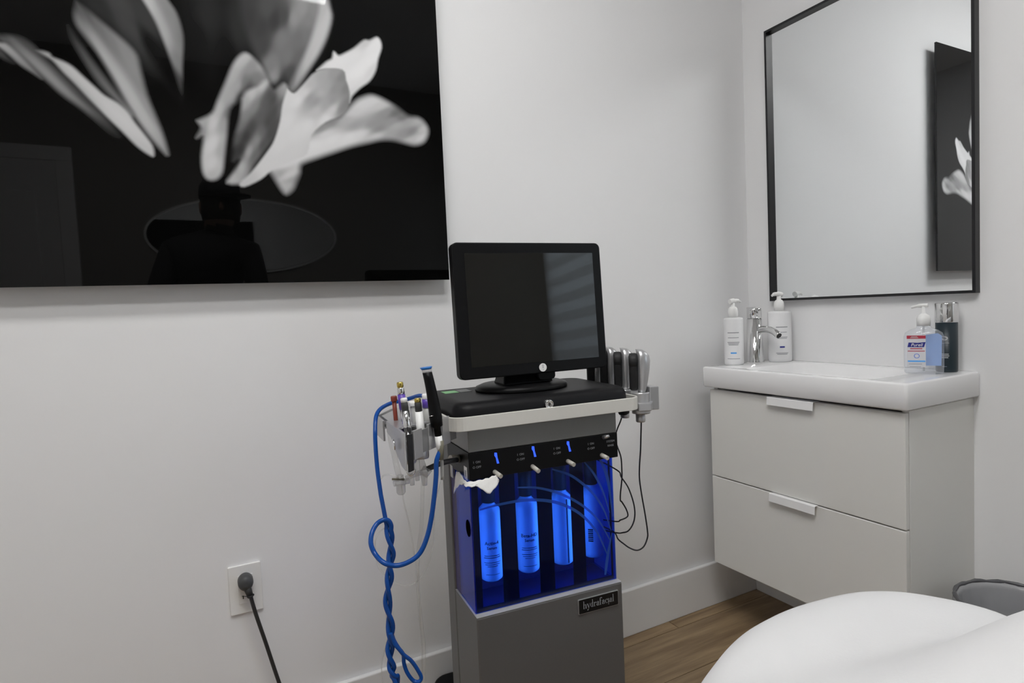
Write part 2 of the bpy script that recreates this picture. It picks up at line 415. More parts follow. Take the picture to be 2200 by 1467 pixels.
# ------------------------------------------------------------------ measured outlines (metres)
PETALS = [
 (0.0118, [(-0.7804, 0.6245), (-0.6346, 0.6565), (-0.6123, 0.48), (-0.5901, 0.3794), (-0.6199, 0.3644), (-0.6589, 0.4684), (-0.7073, 0.5204), (-0.76, 0.5585)], [(-0.6851, 0.5685, 62), (-0.6725, 0.5265, 62), (-0.6474, 0.5533, 55), (-0.724, 0.5502, 45), (-0.6411, 0.4982, 28), (-0.6709, 0.4934, 58), (-0.603, 0.4355, 26), (-0.6183, 0.3876, 24), (-0.7566, 0.6084, 30)], 0),
 (0.0035, [(-0.6716, 0.6263), (-0.6264, 0.6314), (-0.6026, 0.5956), (-0.5879, 0.5711), (-0.5799, 0.5358), (-0.5796, 0.5082), (-0.5848, 0.4612), (-0.5897, 0.3864), (-0.5954, 0.425), (-0.6064, 0.4764), (-0.6212, 0.5287), (-0.6313, 0.5563), (-0.6471, 0.5869)], [(-0.6436, 0.61, 165), (-0.6376, 0.5821, 165), (-0.6237, 0.5509, 150), (-0.6097, 0.5193, 150), (-0.6062, 0.5722, 120), (-0.6235, 0.614, 120), (-0.592, 0.5406, 130), (-0.5859, 0.5071, 130), (-0.5944, 0.4713, 118), (-0.5913, 0.4256, 60), (-0.5894, 0.3911, 25)], 0),
 (0.0047, [(-0.7617, 0.5603), (-0.7496, 0.5519), (-0.7288, 0.5341), (-0.7076, 0.516), (-0.6807, 0.4918), (-0.6665, 0.4717), (-0.6617, 0.441), (-0.654, 0.3946), (-0.641, 0.3506), (-0.6311, 0.3172), (-0.6238, 0.274), (-0.6371, 0.2868), (-0.6573, 0.3147), (-0.6803, 0.3531), (-0.6973, 0.387), (-0.7154, 0.4289), (-0.7334, 0.4658), (-0.7533, 0.4973), (-0.7646, 0.5169), (-0.7668, 0.5379)], [(-0.7577, 0.5396, 60), (-0.7483, 0.5176, 120), (-0.7371, 0.4935, 150), (-0.721, 0.4567, 158), (-0.699, 0.4179, 160), (-0.6784, 0.3803, 162), (-0.6558, 0.3376, 162), (-0.6365, 0.296, 155), (-0.7088, 0.4982, 108), (-0.6877, 0.4729, 122), (-0.6742, 0.4437, 126), (-0.7262, 0.5171, 98), (-0.7499, 0.5475, 70), (-0.6628, 0.4093, 120), (-0.6484, 0.3589, 130), (-0.6276, 0.2783, 120), (-0.7468, 0.4854, 110), (-0.7309, 0.4487, 100), (-0.7128, 0.4116, 100)], 0),
 (0.0047, [(-0.7793, 0.5121), (-0.7711, 0.5007), (-0.7486, 0.459), (-0.722, 0.4148), (-0.6979, 0.378), (-0.6801, 0.3554), (-0.6845, 0.3481), (-0.7059, 0.3725), (-0.7339, 0.4044), (-0.76, 0.453), (-0.7755, 0.4892)], [(-0.7746, 0.5023, 45), (-0.7489, 0.4547, 75), (-0.7238, 0.4145, 90), (-0.7051, 0.3838, 95), (-0.6894, 0.3611, 120)], 0),
 (0.0030, [(-0.8339, 0.4554), (-0.8235, 0.456), (-0.8133, 0.4533), (-0.8085, 0.4466), (-0.7931, 0.4415), (-0.7776, 0.4331), (-0.759, 0.4141), (-0.7418, 0.3968), (-0.7278, 0.3832), (-0.7061, 0.3703), (-0.6899, 0.3543), (-0.6795, 0.3352), (-0.6653, 0.314), (-0.651, 0.2902), (-0.6493, 0.2697), (-0.6582, 0.2713), (-0.6788, 0.2878), (-0.7021, 0.3149), (-0.7287, 0.3433), (-0.7545, 0.3733), (-0.7745, 0.399), (-0.7928, 0.4202), (-0.8089, 0.4413), (-0.824, 0.4496)], [(-0.8203, 0.4522, 120), (-0.8102, 0.4485, 170), (-0.7987, 0.4364, 150), (-0.7868, 0.4296, 168), (-0.77, 0.4126, 172), (-0.7443, 0.3877, 172), (-0.7181, 0.36, 176), (-0.695, 0.3358, 180), (-0.6774, 0.3083, 178), (-0.6613, 0.2847, 165), (-0.7794, 0.407, 140)], 0),
 (0.0047, [(-0.9027, 0.4721), (-0.8661, 0.4782), (-0.848, 0.473), (-0.8351, 0.4625), (-0.8289, 0.453), (-0.808, 0.4287), (-0.78, 0.3983), (-0.7546, 0.3711), (-0.729, 0.3389), (-0.7068, 0.3033), (-0.7216, 0.3086), (-0.7479, 0.3346), (-0.7737, 0.358), (-0.7992, 0.3786), (-0.8236, 0.4052), (-0.8475, 0.4313), (-0.8711, 0.4547), (-0.8789, 0.4617), (-0.9035, 0.4597)], [(-0.8964, 0.469, 45), (-0.8765, 0.4724, 45), (-0.8533, 0.47, 60), (-0.8403, 0.4617, 75), (-0.8624, 0.4602, 125), (-0.8386, 0.4368, 130), (-0.8178, 0.4145, 130), (-0.7966, 0.3897, 130), (-0.7733, 0.3645, 115), (-0.7529, 0.3429, 90), (-0.73, 0.3233, 55), (-0.7124, 0.305, 30), (-0.7887, 0.4014, 70), (-0.7637, 0.3722, 55)], 0),
 (0.0030, [(-0.9032, 0.4638), (-0.8871, 0.4614), (-0.8773, 0.4609), (-0.8617, 0.4458), (-0.843, 0.4236), (-0.8273, 0.4026), (-0.8404, 0.4113), (-0.8598, 0.4253), (-0.8753, 0.4416), (-0.8878, 0.452), (-0.9035, 0.4597)], [(-0.9001, 0.4623, 140), (-0.8841, 0.4577, 150), (-0.8717, 0.4463, 130), (-0.8561, 0.43, 120), (-0.8417, 0.4175, 130), (-0.8305, 0.4053, 60)], 0),
 (0.0035, [(-0.8973, 0.4566), (-0.8879, 0.4499), (-0.8788, 0.439), (-0.8681, 0.4261), (-0.8795, 0.4296), (-0.889, 0.4354), (-0.8983, 0.4422)], [(-0.8884, 0.4437, 75), (-0.8729, 0.4296, 45)], 0),
 (0.0260, [(-0.5606, 0.7166), (-0.4306, 0.7471), (-0.4305, 0.5698), (-0.4238, 0.4962), (-0.4569, 0.506), (-0.4835, 0.4784), (-0.5135, 0.4332), (-0.5513, 0.4627), (-0.5736, 0.5164)], [(-0.5305, 0.581, 42), (-0.5475, 0.5207, 30), (-0.4644, 0.5639, 46), (-0.4967, 0.4853, 28), (-0.5097, 0.6999, 24)], 0),
 (0.0071, [(-0.4475, 0.6993), (-0.3242, 0.7356), (-0.2808, 0.6957), (-0.2684, 0.6421), (-0.2666, 0.6205), (-0.2784, 0.5807), (-0.2964, 0.5402), (-0.3236, 0.4956), (-0.3605, 0.4349), (-0.3747, 0.4454), (-0.3858, 0.4561), (-0.4093, 0.453), (-0.4244, 0.4871), (-0.4443, 0.5288), (-0.4606, 0.5793), (-0.4597, 0.6382)], [(-0.4296, 0.6738, 55), (-0.3412, 0.7015, 110), (-0.4494, 0.5813, 56), (-0.4219, 0.5713, 60), (-0.392, 0.5916, 58), (-0.3708, 0.6045, 68), (-0.4215, 0.5325, 64), (-0.3798, 0.5544, 108), (-0.3501, 0.6053, 128), (-0.3306, 0.6303, 128), (-0.317, 0.6051, 115), (-0.3408, 0.5609, 100), (-0.3705, 0.5133, 105), (-0.4027, 0.466, 128), (-0.407, 0.4896, 112), (-0.3669, 0.4771, 72), (-0.3799, 0.4569, 55), (-0.3002, 0.6299, 120), (-0.325, 0.5728, 105), (-0.3405, 0.5179, 92), (-0.4049, 0.6163, 72)], 1.9),
 (0.0047, [(-0.2992, 0.6981), (-0.2784, 0.6838), (-0.2697, 0.6481), (-0.266, 0.6206), (-0.2786, 0.5776), (-0.2999, 0.5334), (-0.3304, 0.4853), (-0.3601, 0.4411), (-0.3688, 0.4462), (-0.3582, 0.4722), (-0.3344, 0.5188), (-0.3168, 0.5587), (-0.3019, 0.6016), (-0.292, 0.6376), (-0.2948, 0.6681)], [(-0.2819, 0.6769, 150), (-0.2811, 0.6397, 160), (-0.2834, 0.6018, 172), (-0.3017, 0.555, 170), (-0.3258, 0.5108, 165), (-0.3496, 0.4672, 150), (-0.3628, 0.4469, 110)], 0),
 (0.0041, [(-0.5638, 0.3502), (-0.5336, 0.3694), (-0.5212, 0.3971), (-0.5022, 0.4405), (-0.4863, 0.478), (-0.4711, 0.5009), (-0.4567, 0.5096), (-0.4406, 0.4996), (-0.4247, 0.481), (-0.4134, 0.4555), (-0.4268, 0.4476), (-0.4503, 0.4341), (-0.468, 0.4184), (-0.4773, 0.4024), (-0.4978, 0.3822), (-0.5084, 0.3221), (-0.5159, 0.2771), (-0.5218, 0.2442), (-0.5347, 0.228), (-0.5507, 0.227), (-0.559, 0.2417), (-0.5596, 0.2737), (-0.5541, 0.3178), (-0.5674, 0.3137), (-0.5569, 0.335)], [(-0.4571, 0.503, 165), (-0.4717, 0.4919, 165), (-0.4878, 0.4542, 155), (-0.5037, 0.4169, 150), (-0.5196, 0.3798, 165), (-0.5322, 0.3491, 180), (-0.5378, 0.3047, 185), (-0.5406, 0.2606, 182), (-0.545, 0.2338, 160), (-0.5133, 0.3511, 145), (-0.5199, 0.2916, 150), (-0.4504, 0.4773, 130), (-0.4373, 0.4612, 112), (-0.4635, 0.4457, 105), (-0.478, 0.4349, 150), (-0.4932, 0.4123, 150), (-0.4589, 0.4315, 72), (-0.4742, 0.4087, 45), (-0.5011, 0.373, 95), (-0.5533, 0.3499, 150), (-0.5603, 0.3231, 120), (-0.4272, 0.4866, 150)], 2.2),
 (0.0041, [(-0.4714, 0.409), (-0.462, 0.4251), (-0.4386, 0.4401), (-0.4177, 0.4564), (-0.4044, 0.4385), (-0.3923, 0.4461), (-0.3801, 0.4539), (-0.3721, 0.4396), (-0.3804, 0.4017), (-0.3915, 0.3637), (-0.4083, 0.3284), (-0.4304, 0.299), (-0.4584, 0.2605), (-0.4775, 0.2246), (-0.5135, 0.221), (-0.5012, 0.2426), (-0.4855, 0.2735), (-0.5009, 0.2694), (-0.4937, 0.3175), (-0.48, 0.3605), (-0.4741, 0.3879)], [(-0.427, 0.4446, 172), (-0.4511, 0.4205, 172), (-0.4666, 0.3977, 150), (-0.4683, 0.3707, 118), (-0.4472, 0.394, 120), (-0.478, 0.3488, 105), (-0.4882, 0.318, 80), (-0.4984, 0.2874, 45), (-0.4237, 0.4058, 85), (-0.4057, 0.4171, 68), (-0.4141, 0.4221, 75), (-0.3899, 0.4373, 130), (-0.3807, 0.4446, 150), (-0.4047, 0.3867, 70), (-0.4208, 0.3607, 68), (-0.4371, 0.3741, 85), (-0.4557, 0.3481, 68), (-0.4683, 0.3258, 55), (-0.4814, 0.2948, 48), (-0.4912, 0.2701, 50), (-0.4335, 0.3412, 95), (-0.4462, 0.3188, 130), (-0.4648, 0.2931, 152), (-0.4837, 0.2587, 168), (-0.502, 0.2306, 165), (-0.4165, 0.3368, 70), (-0.4354, 0.3107, 75), (-0.454, 0.285, 95), (-0.4095, 0.3557, 72), (-0.3926, 0.3942, 95)], 2.2),
 (0.0030, [(-0.3061, 0.4936), (-0.2834, 0.5158), (-0.2692, 0.5261), (-0.2642, 0.5426), (-0.2537, 0.5353), (-0.2381, 0.5432), (-0.2148, 0.5592), (-0.1909, 0.5811), (-0.1765, 0.5835), (-0.1585, 0.594), (-0.1497, 0.5865), (-0.1483, 0.5698), (-0.158, 0.543), (-0.1655, 0.5137), (-0.1821, 0.4861), (-0.2062, 0.4662), (-0.2272, 0.4441), (-0.2366, 0.4263), (-0.2455, 0.4638), (-0.2462, 0.4994), (-0.2789, 0.5002)], [(-0.2978, 0.4989, 190), (-0.2699, 0.5151, 200), (-0.2503, 0.5235, 200), (-0.216, 0.5397, 198), (-0.1856, 0.575, 178), (-0.1685, 0.5722, 203), (-0.1563, 0.5826, 205), (-0.1765, 0.5346, 206), (-0.2069, 0.5022, 206), (-0.2256, 0.472, 200), (-0.2297, 0.4493, 190), (-0.1689, 0.5161, 190)], 0),
 (0.0059, [(-0.2375, 0.4124), (-0.2165, 0.4342), (-0.1989, 0.4448), (-0.1813, 0.4509), (-0.164, 0.449), (-0.1381, 0.4394), (-0.1119, 0.4267), (-0.0884, 0.4119), (-0.0638, 0.4102), (-0.0486, 0.4015), (-0.0388, 0.3848), (-0.0421, 0.3668), (-0.054, 0.3504), (-0.0769, 0.3425), (-0.1043, 0.3459), (-0.1343, 0.3496), (-0.1641, 0.3469), (-0.1936, 0.3385), (-0.2342, 0.326), (-0.2739, 0.3102), (-0.3155, 0.2929), (-0.3508, 0.2775), (-0.3587, 0.2661), (-0.3601, 0.2526), (-0.3685, 0.2332), (-0.3774, 0.2148), (-0.3914, 0.2039), (-0.4009, 0.2135), (-0.4111, 0.232), (-0.4213, 0.2499), (-0.4304, 0.2624), (-0.3999, 0.3122), (-0.3608, 0.3263), (-0.3416, 0.3415), (-0.3111, 0.3661), (-0.2803, 0.3856), (-0.2581, 0.3921)], [(-0.1822, 0.4356, 188), (-0.2058, 0.4244, 188), (-0.1593, 0.4298, 178), (-0.2239, 0.4056, 182), (-0.2475, 0.3836, 160), (-0.2781, 0.3776, 122), (-0.3062, 0.3584, 130), (-0.1486, 0.4111, 135), (-0.1184, 0.4173, 100), (-0.1008, 0.4077, 105), (-0.1348, 0.3926, 138), (-0.1795, 0.3823, 135), (-0.2228, 0.375, 145), (-0.1655, 0.3723, 125), (-0.1203, 0.3854, 160), (-0.0892, 0.3973, 150), (-0.0642, 0.4029, 165), (-0.0496, 0.3838, 178), (-0.0573, 0.3595, 188), (-0.0826, 0.3513, 170), (-0.0813, 0.3748, 120), (-0.1062, 0.3666, 138), (-0.1366, 0.3608, 150), (-0.1724, 0.3546, 182), (-0.2097, 0.3567, 192), (-0.2386, 0.3456, 196), (-0.2806, 0.3363, 196), (-0.3219, 0.319, 196), (-0.3627, 0.294, 194), (-0.3896, 0.2733, 190), (-0.3862, 0.2469, 185), (-0.3902, 0.2226, 165), (-0.3741, 0.2343, 140), (-0.404, 0.2457, 145), (-0.2934, 0.3488, 190)], 2.4),
 (0.0024, [(-0.3748, 0.4418), (-0.3601, 0.4342), (-0.3404, 0.4547), (-0.3036, 0.4937), (-0.2472, 0.504), (-0.2388, 0.4801), (-0.2333, 0.4612), (-0.2323, 0.4393), (-0.2395, 0.4111), (-0.2593, 0.3924), (-0.2927, 0.3759), (-0.3265, 0.3424), (-0.3396, 0.2984), (-0.3716, 0.2799), (-0.4183, 0.2555), (-0.4443, 0.233), (-0.4791, 0.2145), (-0.4881, 0.2222), (-0.4627, 0.2474), (-0.4256, 0.2967), (-0.4091, 0.3242), (-0.3945, 0.3674), (-0.3872, 0.4047)], [(-0.3676, 0.428, 190), (-0.3528, 0.4193, 195), (-0.3363, 0.4372, 188), (-0.3814, 0.3687, 190), (-0.3997, 0.3145, 188), (-0.4322, 0.2702, 185), (-0.4736, 0.2261, 172), (-0.3571, 0.3501, 190), (-0.3808, 0.2951, 185), (-0.3193, 0.4607, 165), (-0.2971, 0.4797, 150), (-0.2641, 0.4951, 140), (-0.2483, 0.4864, 122), (-0.2388, 0.4604, 120), (-0.2374, 0.4278, 118), (-0.2526, 0.4128, 122), (-0.288, 0.4541, 150), (-0.311, 0.4244, 138), (-0.3265, 0.4278, 138), (-0.2734, 0.4289, 138), (-0.2903, 0.4161, 150), (-0.3126, 0.3974, 170), (-0.2747, 0.4071, 185), (-0.2922, 0.3835, 195), (-0.3356, 0.3629, 192), (-0.2994, 0.4419, 165), (-0.2663, 0.4569, 132)], 2.0),
]
HOSE_BACK = [(-0.0611, 0.06, 0.8969), (-0.0695, 0.09, 0.8961), (-0.082, 0.12, 0.8881), (-0.0974, 0.13, 0.8836), (-0.1206, 0.12, 0.8824), (-0.1471, 0.09, 0.8779), (-0.1603, 0.07, 0.8666), (-0.1669, 0.05, 0.8436), (-0.1695, 0.04, 0.8147), (-0.1702, 0.03, 0.7728), (-0.1684, 0.02, 0.7293), (-0.1658, 0.01, 0.6878)]
HOSE_LOOP = [(-0.0829, -0.066, 0.8424), (-0.0819, -0.065, 0.8238), (-0.0802, -0.06, 0.7973), (-0.0824, -0.06, 0.7724), (-0.0865, -0.06, 0.7435), (-0.0949, -0.06, 0.6984), (-0.1054, -0.06, 0.6623), (-0.1195, -0.06, 0.6372), (-0.1385, -0.06, 0.626), (-0.1608, -0.055, 0.6213), (-0.1814, -0.05, 0.6287), (-0.1926, -0.03, 0.6395), (-0.1974, -0.02, 0.6554), (-0.1931, -0.01, 0.6708), (-0.1824, -0.0, 0.6818), (-0.1703, 0.0, 0.6874), (-0.1611, -0.0, 0.6849), (-0.1565, -0.0, 0.6753), (-0.157, -0.0, 0.6649)]
TWIST_MID = [(-0.1667, 0.005, 0.6895), (-0.1607, -0.0, 0.6613), (-0.1581, -0.0, 0.6302), (-0.1624, -0.0, 0.6004), (-0.1658, -0.0, 0.5704), (-0.1703, 0.0, 0.5363), (-0.168, -0.0, 0.5004), (-0.1691, 0.0, 0.4653), (-0.1714, 0.0, 0.4393), (-0.1703, 0.0, 0.4123), (-0.1679, -0.0, 0.3938), (-0.1623, -0.0, 0.3698), (-0.1602, -0.0, 0.3287)]
LOOP_LOW = [(-0.1703, -0.01, 0.4794), (-0.1657, -0.012, 0.4617), (-0.1568, -0.015, 0.4476), (-0.1489, -0.015, 0.4349), (-0.1358, -0.015, 0.4198), (-0.1247, -0.015, 0.3988), (-0.1193, -0.015, 0.3838), (-0.1241, -0.015, 0.3771), (-0.1334, -0.01, 0.3788), (-0.1434, -0.008, 0.3957), (-0.1479, -0.005, 0.4132), (-0.1477, -0.0, 0.4284), (-0.1564, 0.0, 0.4442), (-0.1632, 0.005, 0.4595), (-0.167, 0.01, 0.4821)]
CLEAR_A = [(-0.1294, 0.02, 0.7424), (-0.126, 0.02, 0.7062), (-0.1179, 0.02, 0.66), (-0.112, 0.02, 0.6046), (-0.1074, 0.02, 0.54), (-0.1072, 0.02, 0.4758), (-0.1071, 0.02, 0.4113), (-0.1128, 0.02, 0.3389)]
CLEAR_B = [(-0.0904, 0.0, 0.7636), (-0.0938, 0.0, 0.7331), (-0.0966, 0.0, 0.6981), (-0.1005, -0.0, 0.6587), (-0.1057, 0.01, 0.616), (-0.1104, 0.01, 0.5629), (-0.109, 0.01, 0.4901), (-0.1057, 0.01, 0.4162), (-0.1114, 0.01, 0.3443)]
CLEAR_C = [(-0.054, 0.0, 0.8028), (-0.0543, -0.0, 0.7627), (-0.0602, -0.0, 0.7367), (-0.0732, -0.0, 0.6985), (-0.0748, -0.0, 0.6674), (-0.079, 0.0, 0.6233), (-0.0928, -0.0, 0.5856), (-0.1102, 0.0, 0.5625), (-0.1327, -0.0, 0.5559), (-0.1556, -0.0, 0.5681), (-0.1701, 0.01, 0.5805), (-0.1811, 0.02, 0.5966), (-0.1829, 0.03, 0.6244), (-0.18, 0.03, 0.646), (-0.1688, 0.03, 0.6591), (-0.1582, 0.03, 0.6606)]
CLEAR_D = [(-0.1676, 0.015, 0.7602), (-0.1614, 0.01, 0.7666), (-0.152, 0.005, 0.7681), (-0.1429, -0.0, 0.7636), (-0.1329, -0.0, 0.7586)]
CLEAR_E = [(-0.1632, 0.02, 0.5616), (-0.1703, 0.02, 0.5274), (-0.1711, 0.02, 0.4828), (-0.1697, 0.02, 0.4599), (-0.1784, 0.02, 0.4307), (-0.185, 0.02, 0.4055), (-0.1858, 0.02, 0.3606)]
CLEAR_F = [(-0.1372, 0.06, 0.8338), (-0.1368, 0.05, 0.813), (-0.1386, 0.02, 0.7969), (-0.1395, -0.0, 0.7796), (-0.1361, 0.0, 0.7617)]
BLACKHOSE = [(-0.0157, 0.03, 0.7704), (-0.0369, -0.0, 0.7781), (-0.0517, -0.01, 0.7797), (-0.0668, -0.015, 0.7786), (-0.0789, -0.02, 0.7771), (-0.0888, -0.02, 0.7742)]
YARM = [(-0.1241, 0.0, 0.759), (-0.1137, -0.005, 0.763), (-0.1034, -0.01, 0.7661), (-0.0964, -0.018, 0.7705)]
CABLE_A = [(0.4208, 0.03, 0.8075), (0.4179, 0.03, 0.7656), (0.4186, 0.035, 0.7274), (0.4182, 0.04, 0.6943), (0.4204, 0.045, 0.6605), (0.4286, 0.05, 0.6199), (0.4358, 0.05, 0.5751), (0.4407, 0.05, 0.5358), (0.44, 0.05, 0.5194), (0.4289, 0.05, 0.5007), (0.4108, 0.05, 0.4956), (0.3974, 0.06, 0.5001), (0.3879, 0.07, 0.5084), (0.3859, 0.09, 0.5129), (0.3888, 0.12, 0.5225)]
CABLE_B = [(0.4306, 0.12, 0.8009), (0.4233, 0.12, 0.7826), (0.4198, 0.13, 0.7623), (0.4263, 0.15, 0.7374), (0.4117, 0.12, 0.7245), (0.4081, 0.1, 0.7022), (0.4094, 0.1, 0.6709), (0.4085, 0.1, 0.6487), (0.4032, 0.1, 0.616), (0.4025, 0.1, 0.5994), (0.4062, 0.1, 0.5954), (0.4172, 0.1, 0.5767), (0.4218, 0.1, 0.5612), (0.4163, 0.1, 0.5555), (0.4006, 0.1, 0.5527), (0.3988, 0.12, 0.5433)]
CABLE_C = [(0.4092, 0.12, 0.6662), (0.4074, 0.1, 0.6544), (0.4192, 0.09, 0.6295), (0.4253, 0.08, 0.5956), (0.428, 0.08, 0.5673), (0.4219, 0.08, 0.5461), (0.4084, 0.08, 0.532), (0.3993, 0.09, 0.5259), (0.3977, 0.12, 0.5163)]
LEVERS = [(0.0563, 0.7705), (0.1373, 0.7725), (0.2171, 0.7725), (0.3025, 0.7772)]
SPOUTS = [(0.051, 0.7443), (0.1328, 0.7436), (0.2136, 0.7427), (0.2953, 0.7441)]
SPOUT_TIPS = [(0.0566, 0.739), (0.1375, 0.7371), (0.2177, 0.7387), (0.2977, 0.7411)]
ONOFF = [(0.0151, 0.7634), (0.1081, 0.7661), (0.1898, 0.7674), (0.2701, 0.7665)]
RINSE = [(0.3171, 0.7663)]
BADGE = [(0.2243, 0.4431), (0.3235, 0.4456), (0.3221, 0.4137), (0.2241, 0.4129)]
BOT_B = [(0.0552, 0.5053), (0.1392, 0.505), (0.222, 0.5059), (0.3066, 0.5063)]
BOT_T = [(0.0571, 0.6456), (0.1429, 0.6506), (0.2243, 0.6574), (0.3066, 0.6176)]
BOT_L = [(0.0339, 0.5718), (0.1177, 0.575), (0.1999, 0.5693), (0.2817, 0.5641)]
BOT_R = [(0.0831, 0.5619), (0.1662, 0.5655), (0.2486, 0.5599), (0.3353, 0.554)]
BARS = [(0.0623, 0.66), (0.0963, 0.654), (0.1451, 0.6551), (0.1788, 0.6493), (0.2237, 0.6515), (0.2547, 0.6462), (0.0031, 0.6704), (0.0184, 0.6678)]
LOCK = [(0.1647, 0.8683)]
HOLE = [(-0.0059, 0.6337)]
# ------------------------------------------------------------------ room shell
RX0, RY0, RH = -3.3, -2.85, 2.7

fl = MB().box(RX0, 0, RY0, 0, -0.10, -0.004).build('floor', 'black_matte')
tag(fl, 'brown oak vinyl plank floor of the room', kind='structure')
PW, PL = 0.192, 1.22
plank_mesh = None
row = 0
edges = [0.0, -0.06]
while edges[-1] > RY0:
    edges.append(max(RY0, edges[-1] - PW))
meshes = {}
for k in range(len(edges) - 1):
    y1, y0 = edges[k], edges[k + 1]
    off = [0.35, 0.0, 0.62, 0.2, 0.83, 0.48][k % 6] * PL
    xs = [RX0]
    x = RX0 + off if off > 0.1 else RX0 + PL
    while x < -0.05:
        xs.append(x); x += PL
    xs.append(0.0)
    for i in range(len(xs) - 1):
        L = xs[i + 1] - xs[i]; W = y1 - y0
        key = (round(L, 3), round(W, 3))
        if key not in meshes:
            g = 0.0011
            o = MB().box(-L / 2 + g, L / 2 - g, -W / 2 + g, W / 2 - g, -0.004, 0.0).build('plank', 'wood', fl)
            meshes[key] = o.data
        else:
            o = bpy.data.objects.new('plank', meshes[key]); link(o); o.parent = fl
        o.location = ((xs[i] + xs[i + 1]) / 2, (y0 + y1) / 2, 0)

tag(MB().box(RX0 - 0.1, 0.1, 0, 0.1, -0.1, RH).build('wall_back', 'wall'), 'white painted wall behind the picture and the machine', kind='structure')
WY0, WY1, WZ0, WZ1 = -2.80, -1.85, 0.85, 2.05
wr = MB()
wr.box(0, 0.12, WY1, 0, -0.1, RH)
wr.box(0, 0.12, RY0 - 0.1, WY0, -0.1, RH)
wr.box(0, 0.12, WY0, WY1, -0.1, WZ0)
wr.box(0, 0.12, WY0, WY1, WZ1, RH)
tag(wr.build('wall_right', 'wall'), 'white painted wall behind the vanity and mirror', kind='structure')
tag(MB().box(RX0 - 0.1, 0.1, RY0 - 0.1, RY0, -0.1, RH).build('wall_front', 'wall_rear'), 'taupe wall behind the camera with the oval mirror', kind='structure')
tag(MB().box(RX0 - 0.1, RX0, RY0, 0, -0.1, RH).build('wall_left', 'wall'), 'white painted left wall outside the frame', kind='structure')
tag(MB().box(RX0 - 0.1, 0.1, RY0 - 0.1, 0.1, RH, RH + 0.1).build('ceiling', 'ceiling'), 'white ceiling', kind='structure')

BH, BT = 0.149, 0.015
def bb_profile(a, b):
    return [(a, 0), (b, 0), (b, BH - 0.004), ((a + b) / 2, BH), (a, BH)]
tag(MB().box(RX0, 0, -BT, 0, 0, BH).build('baseboard_back', 'trim', bevel=0.003), 'white baseboard along the picture wall', kind='structure')
tag(MB().box(-BT, 0, RY0, -BT, 0, BH).build('baseboard_right', 'trim', bevel=0.003), 'white baseboard under the vanity', kind='structure')
tag(MB().box(-2.33, -BT, RY0, RY0 + BT, 0, BH).build('baseboard_front', 'trim', bevel=0.003), 'white baseboard behind the camera', kind='structure')
tag(MB().box(RX0, RX0 + BT, RY0 + BT, -BT, 0, BH).build('baseboard_left', 'trim', bevel=0.003), 'white baseboard of the left wall', kind='structure')

# window with zebra blind (seen only as a reflection in the monitor)
wf = MB()
wf.box(0.03, 0.09, WY0, WY0 + 0.05, WZ0, WZ1); wf.box(0.03, 0.09, WY1 - 0.05, WY1, WZ0, WZ1)
wf.box(0.03, 0.09, WY0 + 0.05, WY1 - 0.05, WZ0, WZ0 + 0.05); wf.box(0.03, 0.09, WY0 + 0.05, WY1 - 0.05, WZ1 - 0.05, WZ1)
win = tag(wf.build('window_1', 'trim', bevel=0.003), 'white framed window', kind='structure')
MB().box(0.055, 0.06, WY0 + 0.05, WY1 - 0.05, WZ0 + 0.05, WZ1 - 0.05).build('pane', 'glass', win)
bl = thing('zebra_blind', 'white zebra roller blind over the window by the bed', 'blind', (-0.02, (WY0 + WY1) / 2, WZ1))
MB().box(-0.03, 0.02, -0.50, 0.50, 0.0, 0.07).build('cassette', 'white_metal', bl, bevel=0.004)
nb = 11
hz = (WZ1 - WZ0 + 0.06) / nb
for k in range(nb):
    z1 = -k * hz
    MB().add([(-0.006, -0.48, z1 - hz * 0.5), (-0.006, 0.48, z1 - hz * 0.5), (-0.006, 0.48, z1), (-0.006, -0.48, z1)], [(0, 1, 2, 3)]).build('solid_band', 'blind_solid', bl)
    MB().add([(-0.006, -0.48, z1 - hz), (-0.006, 0.48, z1 - hz), (-0.006, 0.48, z1 - hz * 0.5), (-0.006, -0.48, z1 - hz * 0.5)], [(0, 1, 2, 3)]).build('sheer_band', 'blind', bl)
MB().box(-0.012, 0.002, -0.48, 0.48, -nb * hz - 0.025, -nb * hz).build('bottom_bar', 'white_metal', bl, bevel=0.003)

# door behind the camera
dr = MB().box(-3.20, -2.42, RY0 - 0.002, RY0 + 0.02, 0.004, 2.03).build('door_1', 'door', bevel=0.003)
tag(dr, 'white panelled door behind the camera', kind='structure')
for (a, b, c, d) in ((-3.10, -2.86, 0.25, 0.95), (-2.76, -2.52, 0.25, 0.95), (-3.10, -2.86, 1.10, 1.85), (-2.76, -2.52, 1.10, 1.85)):
    MB().box(a, b, RY0 + 0.018, RY0 + 0.028, c, d).build('panel', 'door', dr, bevel=0.006)
MB().lathe([(0.02, 0), (0.026, 0.012), (0.026, 0.03), (0.012, 0.036)], n=20).build('door_knob', 'chrome', dr).matrix_local = T(-2.50, RY0 + 0.02, 0.98) @ Matrix.Rotation(-PI / 2, 4, 'X')
tr = MB()
tr.box(-3.28, -3.20, RY0, RY0 + 0.025, 0, 2.03); tr.box(-2.42, -2.34, RY0, RY0 + 0.025, 0, 2.03); tr.box(-3.28, -2.34, RY0, RY0 + 0.025, 2.03, 2.11)
tag(tr.build('trim_1', 'trim', bevel=0.003), 'white door casing', kind='structure')

